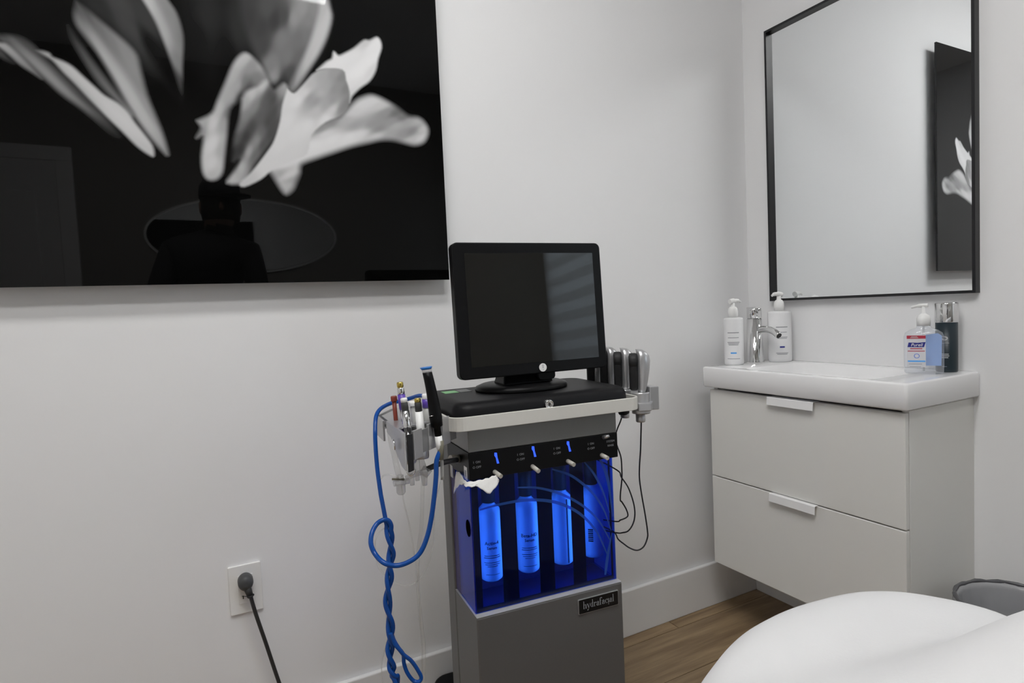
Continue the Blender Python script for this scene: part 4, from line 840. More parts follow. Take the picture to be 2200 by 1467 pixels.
# name badge with serif lettering
bd = MB().rrbox(0.2735, 0.4288, 0.0495, 0.0162, 0.002, -0.0028, -0.0003, 3).build('badge', 'silver', mc, bevel=0.0005)
MB().rrbox(0.2735, 0.4288, 0.0480, 0.0148, 0.0015, -0.0034, -0.0026, 3).build('badge_face', 'black_gloss', bd)
class SER:
    """tiny high-contrast serif lettering: thick stems, thin hairlines (units: x-height = 1)"""
    def __init__(s): s.m = MB(); s.x = 0.0
    def rect(s, x0, x1, z0, z1, sl=0.0):
        b = s.x
        s.m.add([(b + x0, 0, z0), (b + x1, 0, z0), (b + x1 + sl, 0, z1), (b + x0 + sl, 0, z1)], [(0, 1, 2, 3)])
    def arc(s, cx, cz, rx, rz, a0, a1, th, tv, n=12):
        A = []; B = []
        for i in range(n + 1):
            a = math.radians(a0 + (a1 - a0) * i / n); c, q = math.cos(a), math.sin(a)
            A.append((s.x + cx + rx * c, 0, cz + rz * q)); B.append((s.x + cx + (rx - th) * c, 0, cz + (rz - tv) * q))
        s.m.add(A + B, [(i, i + 1, n + 2 + i, n + 1 + i) for i in range(n)])
    def g(s, ch):
        T_, h = 0.17, 0.05
        if ch == 'h':
            s.rect(0.05, 0.05 + T_, 0, 1.75); s.rect(-0.05, 0.05, 1.69, 1.75); s.rect(-0.05, 0.37, 0, h); s.arc(0.52, 0.62, 0.30, 0.38, 0, 150, T_, h); s.rect(0.60, 0.82, 0, 0.62); s.rect(0.50, 0.92, 0, h); w_ = 1.0
        elif ch == 'y':
            s.m.add([(s.x, 0, 1), (s.x + 0.24, 0, 1), (s.x + 0.56, 0, 0), (s.x + 0.42, 0, 0)], [(3, 2, 1, 0)]); s.m.add([(s.x + 0.76, 0, 1), (s.x + 0.82, 0, 1), (s.x + 0.36, 0, -0.5), (s.x + 0.28, 0, -0.5)], [(3, 2, 1, 0)])
            s.rect(-0.08, 0.32, 1 - h, 1); s.rect(0.62, 0.92, 1 - h, 1); s.arc(0.20, -0.45, 0.12, 0.12, 0, 360, 0.12, 0.12); w_ = 0.95
        elif ch == 'd':
            s.rect(0.55, 0.55 + T_, 0, 1.75); s.rect(0.45, 0.55, 1.69, 1.75); s.arc(0.45, 0.5, 0.42, 0.5, 60, 300, T_, h); s.rect(0.77, 0.87, 0, h); w_ = 0.95
        elif ch == 'r':
            s.rect(0.08, 0.08 + T_, 0, 1); s.rect(-0.02, 0.08, 1 - h, 1); s.rect(-0.02, 0.42, 0, h); s.arc(0.48, 0.68, 0.22, 0.32, 40, 170, 0.1, h); s.arc(0.60, 0.82, 0.11, 0.11, 0, 360, 0.11, 0.11); w_ = 0.75
        elif ch == 'a':
            s.rect(0.48, 0.48 + T_, 0, 0.72); s.arc(0.40, 0.70, 0.30, 0.30, 0, 165, T_, h); s.arc(0.17, 0.72, 0.1, 0.1, 0, 360, 0.1, 0.1); s.arc(0.36, 0.28, 0.34, 0.30, 70, 330, T_, h); s.rect(0.70, 0.82, 0, h); w_ = 0.88
        elif ch == 'f':
            s.rect(0.10, 0.10 + T_, 0, 1.45); s.rect(-0.05, 0.48, 1 - h, 1); s.rect(0.0, 0.44, 0, h); s.arc(0.40, 1.42, 0.30, 0.33, 30, 180, T_, h); s.arc(0.60, 1.55, 0.11, 0.11, 0, 360, 0.11, 0.11); w_ = 0.66
        elif ch == 'c':
            s.arc(0.45, 0.5, 0.42, 0.5, 55, 310, T_, h); s.arc(0.64, 0.78, 0.11, 0.11, 0, 360, 0.11, 0.11); w_ = 0.80
        elif ch == 'i':
            s.rect(0.08, 0.08 + T_, 0, 1); s.rect(-0.02, 0.08, 1 - h, 1); s.rect(-0.02, 0.40, 0, h); s.arc(0.19, -0.32, 0.13, 0.13, 0, 360, 0.13, 0.13); w_ = 0.46
        else:
            s.rect(0.08, 0.08 + T_, 0, 1.75); s.rect(-0.02, 0.08, 1.69, 1.75); s.rect(-0.02, 0.40, 0, h); w_ = 0.46
        s.x += w_
sr = SER()
for ch in 'hydrafacial': sr.g(ch)
k = 0.076 / sr.x
sr.m.v = [(0.2355 + p[0] * k, -0.0037, 0.4235 + p[2] * k * 1.05) for p in sr.m.v]
sr.m.build('lettering', 'grey_ink', bd)

# bumper rail
RP = []
def arcpts(cx, cy, r, a0, a1, n=8): return [(cx + r * math.cos(math.radians(a0 + (a1 - a0) * i / n)), cy + r * math.sin(math.radians(a0 + (a1 - a0) * i / n))) for i in range(n + 1)]
RL, RR, RF = -0.042, 0.385, -0.030
RP = [(RL, 0.15)] + arcpts(RL + 0.03, RF + 0.03, 0.03, 180, 270) + arcpts(RR - 0.03, RF + 0.03, 0.03, 270, 360) + [(RR, 0.15)]
rr_ = []
for i, p in enumerate(RP):
    a = Vector(RP[max(0, i - 1)]); b = Vector(RP[min(len(RP) - 1, i + 1)]); t = (b - a).normalized(); nx, ny = -t.y, t.x
    w_ = 0.0055
    rr_.append([(p[0], p[1], 0.8365), (p[0] + nx * w_, p[1] + ny * w_, 0.8365), (p[0] + nx * w_, p[1] + ny * w_, 0.8635), (p[0], p[1], 0.8635)])
rl = MB().rings(rr_, True, True, False)
rl.build('bumper_rail', 'rail', mc, bevel=0.0012, angle=50)
# top pad (black tray the monitor stands on)
def pr(x0, x1, y0, y1, z, rad): return [(p[0], p[1], z) for p in rrect((x0 + x1) / 2, (y0 + y1) / 2, (x1 - x0) / 2, (y1 - y0) / 2, rad, 6)]
pad = MB().rings([pr(-0.022, 0.362, -0.015, 0.228, 0.8382, 0.03), pr(-0.028, 0.368, -0.019, 0.233, 0.842, 0.033), pr(-0.025, 0.366, -0.015, 0.231, 0.874, 0.032), pr(-0.021, 0.362, -0.010, 0.228, 0.8815, 0.03), pr(-0.013, 0.356, -0.002, 0.222, 0.8853, 0.026), pr(-0.002, 0.346, 0.010, 0.212, 0.8860, 0.02)])
pad.build('top_tray', 'pad', mc)
lk = MB()
lk.rings([[(0.166 + r_ * math.cos(2 * PI * i / 24), y_, 0.869 + r_ * math.sin(2 * PI * i / 24)) for i in range(24)] for r_, y_ in ((0.0092, 0.012), (0.0092, -0.024), (0.0078, -0.026), (0.0074, -0.0245), (0.0040, -0.0245))][:5], True, True)
lo_ = lk.build('key_lock', 'chrome', mc)
MB().box(0.1650, 0.1670, -0.0252, -0.0243, 0.8665, 0.8715).build('keyhole', 'black_matte', lo_)
for nm, mt, (a, b, c, e) in (('green_sticker', 'green', (0.003, 0.035, 0.150, 0.186)), ('grey_sticker', 'grey_sticker', (0.038, 0.064, 0.150, 0.192))):
    MB().box(a, b, c, e, 0.8861, 0.8866).build(nm, mt, mc)

# left handpiece holder: comb of plates round a shelf
hl = MB().prism([(-0.046, 0.02), (-0.046, 0.20), (-0.085, 0.215), (-0.136, 0.13), (-0.136, -0.085), (-0.046, 0.0)], 0.836, 0.842).build('handpiece_holder', 'silver', mc, bevel=0.001)
def wall_seg(p, q, z0, z1, th=0.004):
    a = Vector(p); b = Vector(q); t = (b - a).normalized(); nx, ny = -t.y * th, t.x * th
    return MB().prism([(a.x, a.y), (b.x, b.y), (b.x + nx, b.y + ny), (a.x + nx, a.y + ny)], z0, z1)
A_ = Vector((-0.040, -0.006)); B_ = Vector((-0.142, -0.100))
def at(t): return tuple(A_ + (B_ - A_) * t)
for (t0, t1, z0, z1) in ((0.0, 0.19, 0.815, 0.866), (0.36, 0.53, 0.818, 0.864), (0.68, 0.87, 0.812, 0.862)):
    wall_seg(at(t0), at(t1), z0, z1).build('holder_plate', 'silver', hl, bevel=0.0006)
IN = Vector((0.018, 0.018))
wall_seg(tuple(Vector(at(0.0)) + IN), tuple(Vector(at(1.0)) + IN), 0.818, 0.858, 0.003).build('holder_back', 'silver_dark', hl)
MB().prism([(-0.098, 0.798), (-0.070, 0.800), (-0.035, 0.812), (0.010, 0.834), (0.050, 0.838), (0.050, 0.860), (-0.098, 0.862)], -0.1455, -0.1415, 'x').build('holder_plate', 'silver', hl, bevel=0.0006)
MB().prism([(-0.050, 0.020), (-0.050, 0.200), (-0.086, 0.212), (-0.139, 0.130), (-0.139, -0.020), (-0.095, -0.005)], 0.8535, 0.8575).build('holder_top', 'silver', hl, bevel=0.0008)
wall_seg((-0.1455, 0.065), (-0.1455, 0.135), 0.818, 0.858).build('holder_plate', 'silver', hl, bevel=0.0006)
wall_seg((-0.1455, 0.137), (-0.090, 0.222), 0.822, 0.858).build('holder_plate', 'silver', hl, bevel=0.0006)
wall_seg(at(0.89), at(0.985), 0.795, 0.858, 0.003).build('black_slot', 'black_matte', hl)  # black strip standing in for the open slot of the comb
for (u_, d_) in ((-0.100, -0.035), (-0.128, -0.055)):
    MB().lathe([(0.0120, 0.800), (0.0128, 0.803), (0.0128, 0.8358)], u_, d_, 20).build('socket', 'silver', hl)
MB().tube(smooth_path([(-0.136, -0.03, 0.815), (-0.134, -0.045, 0.795), (-0.133, -0.050, 0.785), (-0.128, -0.053, 0.777), (-0.121, -0.055, 0.780), (-0.119, -0.056, 0.787)], 5), 0.0018, 8).build('wire_hook', 'chrome', hl)

# right handpiece holder
hr = MB().prism([(0.386, -0.012), (0.413, -0.020), (0.443, 0.012), (0.443, 0.235), (0.386, 0.235)], 0.828, 0.846).build('handpiece_holder', 'silver', mc, bevel=0.002)
for k in range(4):
    d0 = -0.006 + 0.062 * k
    q = MB()
    n = 20
    outer = [(0.408 + 0.020 * math.cos(2 * PI * i / n), d0 + 0.018 + 0.020 * math.sin(2 * PI * i / n)) for i in range(n)]
    q.rings([[(p[0], p[1], z_) for p in outer] for z_ in (0.820, 0.823, 0.864, 0.867)])
    q.build('socket', 'silver', hr)
    q = MB().prism([(0.424, d0 + 0.006), (0.446, d0 + 0.002), (0.446, d0 + 0.034), (0.424, d0 + 0.030)], 0.826, 0.878)
    q.build('clip_wing', 'silver', hr, bevel=0.002)
MB().lathe([(0.011, 0.808), (0.013, 0.812), (0.013, 0.822), (0.006, 0.824), (0.006, 0.828)], 0.404, 0.075, 20).build('clamp_knob', 'black_matte', hr)

# ------------------------------------------------------------------ monitor
mo = mthing('touchscreen_monitor', 'black touchscreen monitor on a round stand on the machine', 'monitor', 0.172, 0.125, 0.8862, rot=math.radians(1.2))
MB().lathe([(0.104, 0.0), (0.106, 0.003), (0.104, 0.009), (0.092, 0.0135), (0.070, 0.0155)], 0, 0, 48, sx=1.0, sy=0.82).build('stand_base', 'black_plastic', mo)
nk = MB()
nk.rings([[(x_ * s1, y0_ + y_ * s2, z_) for x_, y_ in ((-1, -1), (1, -1), (1, 1), (-1, 1))] for s1, s2, y0_, z_ in ((0.060, 0.030, -0.012, 0.014), (0.052, 0.024, -0.005, 0.035), (0.045, 0.018, 0.008, 0.075), (0.042, 0.014, 0.012, 0.16))], smooth=False)
nk.build('stand_neck', 'black_plastic', mo, bevel=0.004)
TILT = math.radians(-3.0)
TM = T(0.006, -0.066, 0.1756) @ Matrix.Rotation(TILT, 4, 'X')
def mpart(mb, nm, mt, par, **k):
    o = mb.build(nm, mt, par, **k); o.data.transform(TM); return o
hx_, hz_ = 0.1735, 0.1385
hs_ = MB()
def rrz(hx, hz, r_, y): return [(p[0], y, p[1]) for p in rrect(0, 0, hx, hz, r_, 6)]
hs_.rings([rrz(hx_ - 0.002, hz_ - 0.002, 0.010, 0.0), rrz(hx_, hz_, 0.012, 0.002), rrz(hx_, hz_, 0.012, 0.020), rrz(hx_ - 0.012, hz_ - 0.012, 0.012, 0.030), rrz(0.11, 0.09, 0.02, 0.052)], smooth=False)
hb = mpart(hs_, 'housing', 'black_plastic', mo)
mpart(MB().box(-0.1480, 0.1525, -0.0006, -0.0001, -0.1145, 0.1165), 'screen', 'screen', hb)
n = 24
sk = mpart(MB().prism([(0.012 + 0.0088 * math.cos(2 * PI * i / n), -0.1265 + 0.0088 * math.sin(2 * PI * i / n)) for i in range(n)], -0.0012, -0.0003, 'y'), 'round_sticker', 'white_plastic', hb)
mpart(MB().box(0.0113, 0.0127, -0.0016, -0.0010, -0.1285, -0.1205).box(0.0113, 0.0127, -0.0016, -0.0010, -0.1325, -0.1310), 'sticker_mark', 'grey_ink', sk)
mpart(MB().rings([rrz(0.02, 0.012, 0.008, 0.010), rrz(0.02, 0.012, 0.008, 0.03)]), 'cable_knob', 'black_plastic', hb).location = (0.03, 0.0, -0.142)

# ------------------------------------------------------------------ serum bottles hanging in the bay
names = [('Activ-4', 'Serum'), ('Beta-HD', 'Serum'), None, None]
labs = ['leftmost white serum bottle in the blue bottle bay', 'second white serum bottle from the left in the blue bay', 'third serum bottle from the left showing its label seam in the blue bay', 'rightmost serum bottle with a barcode strip in the blue bay']
for k in range(4):
    t = mthing('serum_bottle', labs[k], 'serum bottle', (0.0570, 0.1415, 0.2240, 0.3010)[k], 0.060, 0.505, 'serum bottles in the bay', rot=math.radians((-12, -12, 60, -40)[k]))
    R_ = 0.0246
    b = MB().lathe([(0.019, 0.0), (0.0225, 0.003), (R_, 0.010), (R_, 0.138), (0.0225, 0.147), (0.014, 0.156), (0.0125, 0.158), (0.0125, 0.162)], n=36).build('bottle_body', 'bottle_white', t)
    MB().lathe([(0.0145, 0.162), (0.0145, 0.2290)], n=24).build('cap', 'black_matte', t)
    if names[k]:
        text('lettering', names[k][0], 0.0105, 'dark_ink', b, T(0, 0, 0.082), bend=R_ + 0.0003)
        text('lettering', names[k][1], 0.0085, 'dark_ink', b, T(0, 0, 0.072), bend=R_ + 0.0003)
        label_bars(b, R_, [(0.056, 0.034, 0.0012, 'dark_ink'), (0.052, 0.036, 0.0012, 'dark_ink'), (0.042, 0.036, 0.0010, 'dark_ink'), (0.038, 0.032, 0.0010, 'dark_ink'), (0.034, 0.022, 0.0010, 'dark_ink'), (0.017, 0.030, 0.0008, 'dark_ink')])
    elif k == 2:
        label_bars(b, R_, [(0.075, 0.003, 0.14, 'dark_ink')])
        b.children[-1].rotation_euler = (0, 0, math.radians(-55))
    else:
        label_bars(b, R_, [(0.040 + 0.0042 * i, 0.011, 0.0024 if i % 2 else 0.0034, 'dark_ink') for i in range(7)])

# ------------------------------------------------------------------ handpieces on the left
bh = mthing('black_handpiece', 'long black handpiece with blue tip standing in the left holder', 'handpiece', -0.0735, -0.054, 0.8445)
tilt_ = Matrix.Rotation(math.radians(-4.5), 4, 'Y') @ Matrix.Rotation(math.radians(-2.0), 4, 'X')
def hp(mb, nm, mt, par, tl, **k):
    o = mb.build(nm, mt, par, **k); o.data.transform(tl); return o
def bent(prof, bend, n=24):
    zs = [z for _, z in prof]; top = max(zs)
    return MB().rings([[(r_ * math.cos(2 * PI * i / n) - bend * max(0, (z - 0.04) / (top - 0.04)) ** 2, r_ * math.sin(2 * PI * i / n), z) for i in range(n)] for r_, z in prof])
body = hp(bent([(0.0062, -0.004), (0.0066, 0.012), (0.0108, 0.014), (0.0116, 0.030), (0.0105, 0.055), (0.0095, 0.075), (0.0092, 0.085), (0.0089, 0.100), (0.0086, 0.112)], 0.004), 'body', 'black_plastic', bh, tilt_)
hp(bent([(0.0098, 0.0790), (0.0098, 0.0815)], 0.004), 'chrome_ring', 'chrome', body, tilt_)
hp(bent([(0.0084, 0.112), (0.0088, 0.1175)], 0.0045), 'clear_collar', 'clear_part', bh, tilt_)
hp(bent([(0.0088, 0.1175), (0.0112, 0.1215), (0.0105, 0.1220)], 0.005), 'blue_tip', mat('blue_tip_plastic', (0.02, 0.17, 0.55), 0.3, noise=0.05), bh, tilt_)
hp(MB().lathe([(0.0048, 0), (0.0048, 0.001)], n=20), 'button', 'chrome', body, tilt_).location = (-0.0112, -0.004, 0.034)
body.children[-1].rotation_euler = (0, -PI / 2, 0)
hp(MB().lathe([(0.0052, -0.029), (0.0060, -0.027), (0.0066, -0.020), (0.0066, -0.004)], n=20), 'connector', 'white_plastic', bh, tilt_)
hp(MB().lathe([(0.0048, -0.040), (0.0054, -0.029)], n=20), 'ferrule', 'spout', bh, tilt_)
MB().tube(smooth_path([(0.003, 0, -0.038), (0.005, 0.002, -0.055), (0.005, 0.004, -0.085)], 4), 0.0032, 10).build('sleeve', 'grey_plastic', bh)

def pen(name, label, u, d, z, segs, lean=(0, 0)):
    t = mthing(name, label, 'handpiece', u, d, z, 'small handpieces in the left holder')
    R_ = Matrix.Rotation(math.radians(lean[0]), 4, 'Y') @ Matrix.Rotation(math.radians(lean[1]), 4, 'X')
    for nm, mt, prof in segs:
        o = MB().lathe(prof, n=20).build(nm, mt, t); o.data.transform(R_)
    return t
pen('pen_handpiece', 'silver pen handpiece with dark grip and white cap at the front of the left holder', -0.1275, -0.058, 0.843,
    [('barrel', 'chrome', [(0.0068, -0.006), (0.0068, 0.050)]), ('grip', 'charcoal', [(0.0062, 0.050), (0.0062, 0.0635), (0.005, 0.065)]), ('cap', 'white_plastic', [(0.0046, 0.065), (0.0060, 0.066), (0.0060, 0.0715), (0.005, 0.0725)])], (-4, 0))
pen('pen_handpiece', 'white pen handpiece with dark grip and brass ring beside the black handpiece', -0.1000, -0.038, 0.843,
    [('barrel', 'white_plastic', [(0.0074, -0.006), (0.0074, 0.020), (0.0070, 0.0205), (0.0070, 0.043)]), ('grip', 'charcoal', [(0.0064, 0.043), (0.0064, 0.058), (0.0055, 0.060)]), ('brass_ring', 'gold', [(0.0052, 0.060), (0.0060, 0.0605), (0.0060, 0.0655), (0.005, 0.067)])], (-3, 0))
pen('tip_handpiece', 'purple tipped handpiece with brass top, tallest at the back of the left holder', -0.1110, 0.040, 0.843,
    [('barrel', 'chrome', [(0.0072, -0.003), (0.0072, 0.038)]), ('purple_sleeve', 'purple', [(0.0074, 0.038), (0.0074, 0.066)]), ('neck', 'chrome', [(0.0056, 0.066), (0.0066, 0.068), (0.0066, 0.078), (0.0050, 0.080)]), ('brass_ring', 'gold', [(0.0054, 0.080), (0.0062, 0.081), (0.0062, 0.088), (0.0054, 0.090)])], (-4, 0))
pen('tip_handpiece', 'red-brown capped tip at the far left of the left holder', -0.1245, 0.058, 0.843,
    [('stem', 'red_brown', [(0.0042, -0.003), (0.0042, 0.052)]), ('cap', 'red_brown', [(0.0058, 0.052), (0.0062, 0.053), (0.0062, 0.060), (0.0054, 0.062)])], (-2, 0))
pen('tip_handpiece', 'dark purple tip with white collar between the red and silver pens', -0.1165, 0.012, 0.843,
    [('barrel', 'purple', [(0.0060, -0.003), (0.0060, 0.046)]), ('collar', 'white_plastic', [(0.0050, 0.046), (0.0062, 0.0465), (0.0062, 0.055), (0.005, 0.057)])], (0, 0))
pen('tip_handpiece', 'grey tip with wide white cap behind the silver pen', -0.0985, 0.015, 0.843,
    [('barrel', 'grey_plastic', [(0.0066, -0.003), (0.0066, 0.046)]), ('cap', 'white_plastic', [(0.0086, 0.046), (0.0092, 0.047), (0.0092, 0.052), (0.0084, 0.054)])], (0, 0))
pen('tip_handpiece', 'purple tip with white cap behind the brass ringed pen', -0.0740, 0.015, 0.843,
    [('barrel', 'grey_plastic', [(0.0075, -0.003), (0.0075, 0.040)]), ('purple_sleeve', 'purple', [(0.0082, 0.040), (0.0082, 0.056)]), ('cap', 'white_plastic', [(0.0070, 0.056), (0.0078, 0.057), (0.0078, 0.064), (0.0068, 0.066)])], (0, 0))

# ------------------------------------------------------------------ light handpieces on the right
rl_ = ['silver and black light handpiece nearest the front of the right holder', 'second silver and black light handpiece in the right holder', 'third silver and black light handpiece, half behind the monitor', 'fourth light handpiece, seen under the monitor corner']
for k in range(4):
    t = mthing('light_handpiece', rl_[k], 'light handpiece', 0.406, 0.012 + 0.062 * k, 0.867, 'light handpieces in the right holder', rot=math.radians(-32))
    # silver shell: capsule that swells toward the head
    prof = [(0.0120, 0.000, 0.0, 0.009), (0.0135, 0.006, 0.0, 0.011), (0.0155, 0.026, 0.0, 0.015), (0.0172, 0.050, 0.0, 0.019), (0.0185, 0.068, 0.0, 0.021), (0.0168, 0.080, 0.0, 0.019), (0.0125, 0.089, -0.001, 0.013), (0.0070, 0.0935, -0.002, 0.007), (0.0020, 0.0948, -0.003, 0.002)]
    rg = []
    for hw_, z_, x0_, hx2 in prof:
        rg.append([(x0_ + 0.004 + (hx2 if math.cos(2 * PI * i / 28) > 0 else 0.008) * math.cos(2 * PI * i / 28), hw_ * math.sin(2 * PI * i / 28), z_) for i in range(28)])
    sh = MB().rings(rg).build('shell', 'silver', t)
    # black face: round head plus tapering neck, facing the monitor
    ol = []
    for i in range(22):
        a = math.radians(-35 + 250 * i / 21)
        ol.append((0.0175 * math.cos(a), 0.068 + 0.0185 * math.sin(a)))
    ol = ol + [(-0.0115, 0.030), (-0.0085, 0.004), (0.0085, 0.004), (0.0115, 0.030)]
    fc = MB().prism(ol, -0.0215, -0.003, 'x').build('face', 'black_matte', t, bevel=0.005, seg=3)
    MB().prism([(0.004 * math.cos(2 * PI * i / 12) + 0.004, 0.080 + 0.0032 * math.sin(2 * PI * i / 12)) for i in range(12)], -0.0222, -0.0212, 'x').build('indicator', 'silver', fc)
    MB().lathe([(0.0095, -0.0665), (0.0105, -0.064), (0.0105, -0.048)], n=20).build('cable_boot', 'silver', t)

# ------------------------------------------------------------------ hoses, tubes and cables
def hose(name, label, cat, pts, r, mt, group=None, n=6, seg=10):
    base = Vector(pts[0])
    t = mw(*base)
    o = MB().tube([q - base for q in smooth_path(pts, n)], r, seg).build(name, mt)
    o.location = t; o.rotation_euler = (0, 0, MTH)
    return tag(o, label, cat, group)
def twisted(path, phase, rad, turns):
    p = smooth_path(path, 8); out = []
    for i, q in enumerate(p):
        a = phase + 2 * PI * turns * i / (len(p) - 1)
        k_ = min(1.0, i / 6.0)
        out.append(q + Vector((math.cos(a) * rad, math.sin(a) * rad, 0)) * k_)
    return out
tail = [(-0.165, 0.02, 0.20), (-0.150, 0.05, 0.09), (-0.10, 0.09, 0.02), (-0.02, 0.16, 0.012), (0.05, 0.24, 0.012)]
tw = TWIST_MID[:-1] + tail[:1]
tA = twisted(tw, 0.4, 0.0044, 4.5); tB = twisted(tw, 0.4 + PI, 0.0044, 4.5)
def hose_pts(name, label, cat, p, r, mt, group=None, seg=10):
    base = Vector(p[0])
    o = MB().tube([Vector(q) - base for q in p], r, seg).build(name, mt)
    o.location = mw(*base); o.rotation_euler = (0, 0, MTH)
    return tag(o, label, cat, group)
tl1 = smooth_path([tuple(tA[-1])] + tail[1:], 6)
tl2 = smooth_path([tuple(tB[-1])] + [(a + 0.010, b + 0.004, c) for a, b, c in tail[1:]], 6)
hose_pts('blue_hose', 'blue hose rising in an arch from behind the left holder', 'hose', smooth_path(HOSE_BACK[:-1], 6) + tA[4:] + tl1[1:], 0.0041, 'hose_blue', 'blue hoses')
hose_pts('blue_hose', 'blue hose hanging in a wide loop from the black handpiece', 'hose', smooth_path([(-0.070, -0.056, 0.816)] + HOSE_LOOP[2:], 6) + tB[9:] + tl2[1:], 0.0044, 'hose_blue', 'blue hoses')
sl = MB().tube([Vector(p) for p in [(-0.0695, -0.056, 0.832), (-0.0705, -0.0565, 0.815), (-0.072, -0.058, 0.798)]], 0.0056, 12)
o = sl.build('hose_sleeve', 'sleeve', bh); o.data.transform(bh.matrix_basis.inverted() @ MM)
hose_pts('blue_hose', 'blue hose loop hanging open low beside the machine', 'hose', smooth_path(LOOP_LOW, 6), 0.0036, 'hose_blue', 'blue hoses')

cl_labels = ['clear thin tube hanging straight from the plastic connector', 'clear wide tube running down beside the machine', 'clear tube hanging in a wide curve behind the blue loop', 'short clear tube arching to the blue hose', 'clear tube hanging left of the twisted blue hoses', 'clear vial tube under the left end of the holder']
for lab_, pth, r_ in zip(cl_labels, (CLEAR_A, CLEAR_B, CLEAR_C, CLEAR_D, CLEAR_E, CLEAR_F), (0.0014, 0.0036, 0.0014, 0.0016, 0.0012, 0.0054)):
    hose('clear_tube', lab_, 'tube', pth, r_, 'clear_tube', 'clear tubes')
cn = mthing('tube_connector', 'clear plastic cross connector joining the thin tubes', 'connector', -0.1335, 0.005, 0.750)
MB().lathe([(0.006, -0.022), (0.0085, -0.018), (0.0085, -0.004), (0.0105, -0.003), (0.0105, 0.003), (0.006, 0.004), (0.006, 0.014)], n=16).build('barrel', 'clear_part', cn)
MB().tube([(-0.013, 0, 0.0), (0.016, 0, 0.001)], 0.0055, 12).build('cross_arm', 'clear_part', cn)
MB().tube([(-0.016, -0.004, 0.010), (0.006, -0.004, 0.006)], 0.0022, 8).build('lever', 'sleeve', cn)
yc = mthing('y_connector', 'cloudy plastic y-connector at the end of the black hose', 'connector', -0.0905, -0.020, 0.774)
MB().tube([(-0.006, 0, -0.010), (0.004, 0, 0.002)], [0.0085, 0.0095], 14).build('collar', 'clear_part', yc)
MB().tube([(-0.0355, 0.012, -0.014), (-0.022, 0.008, -0.009), (-0.006, 0.002, -0.004)], 0.0048, 12).build('side_arm', 'clear_part', yc)
MB().tube([(-0.008, 0.004, 0.03), (-0.004, 0.002, 0.0)], [0.0035, 0.007], 12).build('upper_arm', 'clear_part', yc)
MB().tube([(-0.003, 0.004, -0.006), (-0.003, 0.004, -0.03)], [0.0075, 0.0048], 12).build('lower_arm', 'clear_part', yc)
for (u_, d_, z_, lab_) in ((-0.112, -0.040, 0.792, 'small clear nozzle under the left holder, right of the pair'), (-0.124, -0.050, 0.788, 'small clear nozzle under the left holder, left of the pair')):
    nz_ = mthing('clear_nozzle', lab_, 'nozzle', u_, d_, z_, 'clear nozzles')
    MB().lathe([(0.0040, -0.030), (0.0046, -0.012), (0.0060, -0.010), (0.0060, 0.008)], n=14).build('nozzle_body', 'clear_part', nz_)
hose('black_hose', 'short black hose from the valve panel side to the y-connector', 'hose', BLACKHOSE, 0.0052, 'cable', n=6, seg=12)
for lab_, pth in zip(('black cable hanging in the longest loop below the right holder', 'black cable leaving the rail underside and looping tightly', 'black cable forming the middle loop beside the blue bay'), (CABLE_A + [(0.345, 0.170, CABLE_A[-1][2] + 0.02), (0.334, 0.172, CABLE_A[-1][2] + 0.03)], CABLE_B + [(0.350, 0.165, 0.548), (0.334, 0.170, 0.552)], [(0.334, 0.168, 0.705), (0.365, 0.160, 0.695)] + CABLE_C + [(0.350, 0.165, 0.525), (0.334, 0.170, 0.530)])):
    hose('black_cable', lab_, 'cable', pth, 0.0017, 'cable', 'black cables right of the machine', seg=8)

# tissue hanging over the corner of the valve panel
ts = mthing('tissue', 'crumpled white tissue draped over the left corner of the valve panel', 'tissue', -0.004, -0.004, 0.735)
top = [(-0.0035, 0.074, 0.7350), (-0.005, 0.045, 0.7400), (-0.007, 0.015, 0.7345), (-0.004, -0.007, 0.7340), (0.018, -0.008, 0.7345), (0.036, -0.009, 0.7370), (0.052, -0.010, 0.7410)]
bot = [(-0.006, 0.088, 0.6870), (-0.011, 0.052, 0.7080), (-0.010, 0.020, 0.7245), (-0.008, -0.012, 0.7270), (0.012, -0.014, 0.7245), (0.034, -0.016, 0.7085), (0.056, -0.014, 0.7280)]
tp, bt = smooth_path(top, 5), smooth_path(bot, 5)
rows = 9; vs = []; fs = []
for j in range(rows):
    s_ = j / (rows - 1)
    for i in range(len(tp)):
        p = tp[i].lerp(bt[i], s_)
        wv = 0.0022 * math.sin(i * 0.9 + j * 0.7) * (0.3 + s_)
        vs.append((p.x + 0.004 - abs(wv), p.y + 0.004 - abs(wv) * 1.3, p.z - 0.735 + 0.0012 * math.sin(i * 1.7)))
nn = len(tp)
for j in range(rows - 1):
    for i in range(nn - 1):
        fs.append((j * nn + i, j * nn + i + 1, (j + 1) * nn + i + 1, (j + 1) * nn + i))
to = MB().add(vs, fs, True).build('tissue_sheet', 'tissue', ts)
sd_ = to.modifiers.new('thick', 'SOLIDIFY'); sd_.thickness = 0.0012

